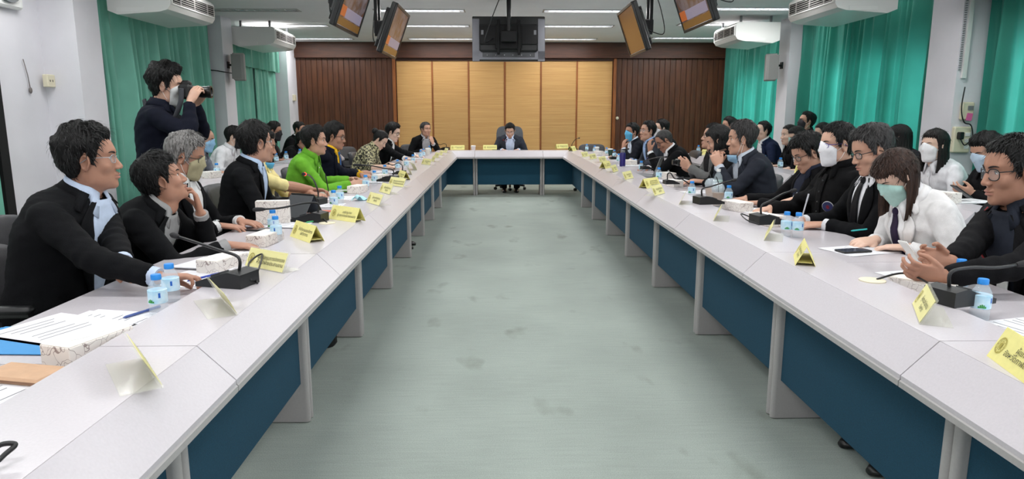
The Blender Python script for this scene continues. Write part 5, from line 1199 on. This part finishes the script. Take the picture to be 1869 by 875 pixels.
mic((712,331), atx(645,301,-1.25), R_(80), 'black gooseneck microphone before the man in the navy suit', z=TOP)
mic((731,318), atx(706,297,-1.3), R_(80), 'gooseneck microphone before the woman with tied-up hair', big=False)
mic((812,274), atx(797,263,-1.2), R_(60), 'gooseneck microphone at the far left corner', z=WORK)
mic((918,272), aty(920,256,12.15), 0, 'gooseneck microphone with a red light before the chairman', z=WORK, red=True)
mic((1045,274), aty(1059,252,12.0), R_(-30), 'gooseneck microphone at the far right corner', z=WORK)
mic((1397,408), atx(1452,347,1.72), R_(-80), 'black gooseneck microphone before the man with the round badge', cable=((1370,402,.01),(1352,402,.03),(1362,410,.02),(1385,412,0)))
mic((1742,552), atx(1878,480,1.75), R_(-72), 'black gooseneck microphone nearest on the right', cable=((1700,530,.01),(1650,512,.02),(1600,513,.0)))
mic((1288,372), atx(1345,328,1.7), R_(-80), 'gooseneck microphone between the cups and the man with clasped hands')
mic((1222,336), atx(1240,326,1.55), R_(-80), 'small gooseneck microphone bent over white papers on the right', big=False)
mic((1178,309), atx(1222,287,1.72), R_(-80), 'gooseneck microphone before the man rubbing his forehead', big=False)
mic((1120,291), atx(1148,272,1.7), R_(-80), 'gooseneck microphone before the man in the vest', big=False)
grommet(597, 408, 'white cable grommet on the left ledge'); grommet(1592, 513, 'cream cable grommet on the right ledge')
b = MB(); q0 = atz(-25, 838, TOP+.01); q1 = atz(28, 812, TOP+.03); q2 = atz(-12, 850, TOP+.012); b.tube(spline([q0, (q0+q1)/2+np.array([0,0,.012]), q1, (q1+q2)/2, q2]), .0045, 6); tag(b.build('cable_loop', M_black, None, 180), 'black cable loop at the lower left corner of the picture', 'cable')

# ---- papers, books, phones and other small things
def sheet_paper(px, py, rz, label, w=.21, l=.297, n=1, m=M_paper, z=WORK, name='paper_sheets', lines=True, cat='papers'):
    p = atz(px, py, z); t = thing(name, label, cat, (p[0], p[1], z+.0006), rz); h = .0012*n
    b = MB(); rg = random.Random(int(px*7+py))
    for k in range(min(n, 4)):
        b.box((rg.uniform(-.012,.012), rg.uniform(-.012,.012), h/min(n,4)*(k+.5)), (w, l, h/min(n,4)), rotm(0,0,rg.uniform(-.06,.06)))
    b.build('sheet', m, t)
    if lines:
        q = MB()
        for k in range(9):
            if k % 4 == 3: continue
            q.box((-.01+rg.uniform(-.01,.01), l*.36-k*l*.085, h+.0006), (w*rg.uniform(.45,.75), .003, .0004))
        q.build('print_lines', mat('print_grey', (150,150,154), .9), t)
    return t
sheet_paper(110, 604, 1.2, 'stack of printed white papers before the nearest man on the left', .24, .32, 4); sheet_paper(200, 588, 1.35, 'printed sheet with a pen right of the near left paper stack', n=2); sheet_paper(45, 622, 1.5, 'blue folder under the near left paper stack', .23, .3, 3, mat('folder_blue', (60,140,200), .6), lines=False, name='paper_folder', cat='folder')
sheet_paper(30, 722, 1.35, 'printed sheet at the near left edge of the picture'); sheet_paper(362, 512, 1.2, 'papers and a pink sheet behind the near left bottles', n=3); sheet_paper(396, 485, 1.3, 'white notebook behind the near left microphone', n=8, lines=False, name='notebook', cat='notebook')
sheet_paper(455, 465, 1.3, 'papers under the hand of the man with a hand on his chin', n=2); sheet_paper(545, 412, 1.3, 'papers beside the orange booklet on the left', n=4); sheet_paper(565, 388, 1.4, 'orange booklet before the man in the zip jacket', .17, .24, 4, mat('booklet_orange', (214,112,84), .6), lines=False, name='booklet', cat='booklet')
sheet_paper(600, 376, 1.5, 'leafed-through printed pages under the hand of the man in the zip jacket', n=5); sheet_paper(640, 362, 1.5, 'white sheet before the man in the pale yellow shirt', n=2); sheet_paper(690, 333, 1.4, 'white papers before the man in green', n=4); sheet_paper(708, 315, 1.4, 'white papers with a red cover before the navy-suited man', n=5); sheet_paper(738, 303, 1.5, 'white papers under the hand of the woman with tied-up hair', n=3); sheet_paper(762, 290, 1.5, 'white papers before the reading man at the far left', n=3)
sheet_paper(1690, 505, -1.3, 'white sheet before the nearest man on the right', n=1); sheet_paper(1862, 605, -1.3, 'white sheet at the right edge behind the large yellow card', n=1); sheet_paper(1568, 458, -1.25, 'white sheet under the phone of the woman in white', n=2); sheet_paper(1460, 408, -1.3, 'papers under the arm of the man in black suit and glasses', n=2); sheet_paper(1385, 385, -1.2, 'white paper behind the right microphone', n=2)
sheet_paper(1280, 352, -1.3, 'white papers left of the iced coffee cups', n=5); sheet_paper(1230, 333, -1.4, 'thick white papers before the grey-jacketed man', n=14); sheet_paper(1195, 319, -1.4, 'white papers before the man rubbing his forehead', n=5); sheet_paper(1150, 303, -1.4, 'white papers right of the flask', n=3); sheet_paper(1110, 287, -1.4, 'white papers before the man in the vest', n=3); sheet_paper(1762, 368, -1.4, 'white papers on the right second-row desk', n=4, z=TOP); sheet_paper(930, 272, 0, 'papers in the hands of the chairman', n=3)
def phone(p, rot, label, m=M_black, scr=(40,44,52)):
    t = thing('mobile_phone', label, 'phone', tuple(p), 0); t.rotation_euler = rot
    b = MB(); b.box((0,0,0), (.074,.152,.008), bev=.003); b.build('case', m, t); b = MB(); b.box((0,0,.0042), (.068,.144,.0008)); b.build('screen', mat('phone_glass_%d' % scr[0], scr, .1), t); return t
q = atz(1557, 461, WORK); phone((q[0], q[1], WORK+.0085), (0,0,-1.35), 'dark phone lying on the sheet before the woman in white', scr=(70,76,90))
q = aty(1668, 474, 2.52); phone((q[0], q[1], q[2]+.01), (.9,.1,1.4), 'white phone held by the nearest man on the right', M_white, (150,160,176))
q = atz(1300, 340, .79); phone((1.62, 6.02, .795), (.6,0,1.5), 'dark phone held by the dark-haired person on the right')
q = atz(1755, 350, .83); phone((q[0], q[1], .83), (.6,0,1.5), 'phone held by the man in black, right second row')
q = atz(640, 352, WORK); phone((q[0], q[1], WORK+.006), (0,0,1.4), 'phone lying before the man in green'); q = atz(468, 421, WORK); phone((q[0], q[1], WORK+.006), (0,0,1.4), 'dark phone under the hand of the grey-haired man in a khaki mask')
p = atz(45, 690, WORK); t = thing('notebook_case', 'tan leather case at the near left edge', 'case', (p[0], p[1], WORK+.0005), 1.35); b = MB(); b.box((0,0,.009), (.10,.18,.018), bev=.006); b.build('cover', mat('leather_tan', (196,158,126), .55, noise=.06, scale=40), t); b = MB(); b.box((0,0,.009), (.102,.17,.005)); b.build('seam', mat('leather_seam', (130,96,72), .7), t)
def pen(a, c, rgb, label):
    a = np.array(a); c = np.array(c); d = (c-a)/np.linalg.norm(c-a); t = thing('pen', label, 'pen', tuple(a)); b = MB(); b.tube([(0,0,0), d*.01, d*.125], [.0012,.0045,.0045], 8); b.build('barrel', mat('pen_%d_%d_%d' % rgb, rgb, .4), t, 50); b = MB(); b.tube([d*.09, d*.14], [.0052,.0052], 8); b.build('pen_cap', mat('pen_%d_%d_%d' % rgb, rgb, .4), t, 50)
q = atz(1552, 432, WORK); pen((q[0], q[1], WORK+.03), (q[0]+.1, q[1]-.02, WORK+.045), (50,190,190), 'turquoise pen in the hand of the woman in white')
q = atz(600, 353, WORK); pen((q[0], q[1], WORK+.01), (q[0]-.03, q[1]+.02, WORK+.2), (24,24,26), 'black pen held by the man in the pale yellow shirt')
q = atz(570, 406, TOP); pen((q[0]-.02, q[1]-.06, TOP+.008), (q[0]+.06, q[1]+.06, TOP+.008), (70,170,110), 'green highlighter lying on the left ledge')
q = atz(225, 585, WORK); pen((q[0], q[1], WORK+.008), (q[0]+.04, q[1]+.1, WORK+.008), (70,90,150), 'blue pen lying on the near left sheet')
q = atz(350, 505, .74); pen((q[0]-.01, q[1]-.02, WORK+.012), (q[0]+.05, q[1]+.04, WORK+.018), (30,60,160), 'pen in the hand of the nearest man on the left')
q = atz(1464, 395, .78); pen((q[0], q[1], .775), (q[0]+.03, q[1]+.02, .87), (190,192,200), 'silver pen in the hand of the man in black suit and glasses')
# crumpled blue mask, tablet, laptop, cups, flask
p = atz(657, 366, TOP); b = MB(); g = [[(.10*u-.05, .08*v-.04, .012+.022*math.sin(u*5+v*2)*math.sin(v*4+.5)+.012*math.sin(u*9)) for u in np.linspace(0,1,14)] for v in np.linspace(0,1,12)]; b.sheet(g, .0015); t = thing('face_mask', 'crumpled pale blue face mask lying on the left ledge', 'mask', (p[0], p[1], TOP), .8); b.build('pleated_cloth', mat('mask_paleblue', (176,222,232), .8), t, 180)
b = MB(); b.tube(spline([(-.05,-.03,.014),(-.09,-.01,.004),(-.05,.03,.014)]), .0015, 5); b.build('ear_loop', M_white, t, 180)
p = atz(562, 396, WORK); t = thing('tablet_stand', 'black tablet propped in a folding case before the man in the zip jacket', 'tablet', (p[0], p[1], WORK+.0005), R_(150))
b = MB(); b.box((0,0,.085), (.2,.008,.15), rotm(-.5,0,0), bev=.003); b.build('tablet', M_black, t); b = MB(); b.box((0,.0,.085), (.18,.011,.13), rotm(-.5,0,0)); b.build('screen', mat('tablet_glass', (90,96,104), .12), t)
b = MB(); b.box((0,.085,.075), (.2,.005,.16), rotm(.6,0,0), bev=.002); b.box((0,.05,.003), (.2,.2,.005)); b.build('folding_case', mat('case_grey', (60,62,66), .6), t)
p = atz(1180, 322, WORK); t = thing('laptop', 'silver laptop with its lid towards the camera before the man rubbing his forehead', 'laptop', (p[0], p[1], WORK+.0005), R_(70)); b = MB(); b.box((0,-.12,.105), (.31,.007,.21), rotm(.35,0,0), bev=.003); b.build('lid', mat('laptop_silver', (150,152,150), .35, metal=.6), t); b = MB(); b.box((0,.03,.008), (.31,.22,.015), bev=.004); b.build('keyboard_deck', M_grey, t); b = MB(); b.box((0,-.115,.105), (.28,.007,.18), rotm(.35,0,0)); b.build('display', M_black, t)
def iced_cup(px, py, label):
    p = atz(px, py, WORK); t = thing('iced_coffee_cup', label, 'cup', (p[0], p[1], WORK+.0005))
    b = MB(); b.lathe([(.001,.001),(.030,0),(.044,.12),(.046,.122),(.043,.122),(.029,.004),(.001,.004)], n=20); b.build('plastic_cup', M_water, t, 50)
    b = MB(); b.lathe([(.001,.005),(.0285,.005),(.041,.098),(.001,.1)], n=18); b.build('milky_coffee', mat('coffee_milk', (178,146,118), .4), t, 50)
    b = MB(); b.lathe([(.047,.120),(.048,.126),(.040,.150),(.022,.166),(.012,.168),(.012,.165),(.02,.163),(.038,.147),(.045,.124)], n=20); b.build('dome_lid', M_water, t, 50)
    b = MB(); b.tube([(.01,0,.02),(.0,.005,.17),(-.015,.01,.21)], .0035, 6); b.build('straw', M_black, t, 180)
iced_cup(1309, 377, 'iced coffee cup with dome lid, nearer of two on the right'); iced_cup(1296, 366, 'iced coffee cup with dome lid, farther of two on the right')
t = thing('tall_water_bottle', 'tall clear water bottle with white cap behind the iced coffee cups', 'bottle', tuple(np.array([*atz(1309, 362, WORK)[:2], WORK+.0005]))); b = MB(); b.lathe([(.001,.002),(.030,0),(.033,.01),(.033,.15),(.028,.175),(.014,.2),(.013,.215),(.001,.215)], n=18); b.build('plastic_body', M_water, t, 50); b = MB(); b.lathe([(.0335,.08),(.0345,.08),(.0345,.14),(.0335,.14)], n=18); b.build('label_wrap', mat('label_pale', (214,222,236), .5, noise=.4, scale=30, col2=(90,150,110)), t, 50); b = MB(); b.lathe([(.001,.206),(.016,.206),(.016,.226),(.001,.227)], n=14); b.build('bottle_cap', M_white, t, 50)
t = thing('flask', 'dark blue metal flask with grey lid on the right worktop', 'flask', tuple(np.array([*atz(1136, 304, WORK)[:2], WORK+.0005]))); b = MB(); b.lathe([(.001,0),(.036,0),(.037,.005),(.037,.16),(.03,.175),(.001,.176)], n=18); b.build('flask_body', mat('flask_blue', (36,26,104), .35), t, 50); b = MB(); b.lathe([(.001,.176),(.028,.176),(.03,.2),(.001,.203)], n=16); b.build('flask_lid', M_grey, t, 50)
def cup(px, py, rgb, label):
    t = thing('paper_cup', label, 'cup', tuple(np.array([*atz(px, py, WORK)[:2], WORK+.0005]))); b = MB(); b.lathe([(.001,0),(.028,0),(.04,.1),(.001,.1)], n=16); b.build('cup_body', mat('cup_%d_%d_%d' % rgb, rgb, .6), t, 50); b = MB(); b.lathe([(.001,.1),(.043,.1),(.043,.108),(.036,.116),(.001,.116)], n=16); b.build('cup_lid', M_white, t, 50)
cup(1114, 285, (36,70,56), 'dark green paper cup with white lid on the right worktop'); cup(1089, 281, (206,204,200), 'pale paper cup near the empty far right chair'); cup(864, 278, (222,212,212), 'small white cup on the far table left of the chairman'); cup(781, 284, (226,222,214), 'white paper cup near the far left corner')
# camera of the photographer
hp_ = aty(305,150,4.72); c0 = aty(350, 168, 4.70); t = thing('photo_camera', 'black photo camera with long lens held by the standing photographer', 'camera', tuple(c0), R_(8))
b = MB(); b.box((-.03,0,0), (.075,.14,.095), bev=.014); b.box((-.03,0,.055), (.06,.06,.04), bev=.014); b.build('camera_body', M_black, t)
b = MB(); b.lathe([(.001,0),(.034,0),(.036,.03),(.034,.05),(.037,.055),(.038,.1),(.041,.105),(.041,.125),(.033,.125),(.03,.115),(.001,.115)], (0,0,0), 20, axis=rotm(0,PI/2,0)); b.build('lens', mat('lens_black', (14,14,16), .3), t, 40)
b = MB(); b.tube(spline([(-.04,-.08,.02),(-.05,-.10,-.08),(-.12,-.09,-.2),(-.25,-.06,-.22),(-.3,.0,-.05)]), .008, 6, flat=2.2); b.build('strap', mat('strap_grey', (52,54,60), .8), t, 180)
q = aty(1248, 300, 6.5); t = thing('photo_camera', 'small black camera held by the man in the grey jacket', 'camera', (q[0]-.02, 6.62, q[2]+.01), R_(180)); b = MB(); b.box((0,0,0), (.04,.11,.065), bev=.008); b.build('camera_body', M_black, t); b = MB(); b.lathe([(.001,0),(.025,0),(.025,.04),(.001,.04)], (.02,0,0), 14, axis=rotm(0,PI/2,0)); b.build('lens', M_blackm, t, 40)
# bag hanging behind the left panel, shoe tips
t = thing('handbag', 'black bag standing under the left table', 'bag', (-1.12, 3.9, .002), .2); b = MB(); b.loft([[(.16*math.cos(a)*f, .07*math.sin(a)*f, z) for a in np.linspace(0,2*PI,16,endpoint=False)] for z, f in ((0,.9),(.02,1),(.2,.95),(.28,.7))]); b.build('bag_body', mat('bag_black', (20,20,22), .6), t, 60); b = MB(); b.tube(spline([(-.12,-.05,.24),(-.1,-.1,.1),(-.02,-.12,.03),(.08,-.1,.1),(.12,-.05,.24)]), .012, 6); b.build('strap', M_black, t, 180)
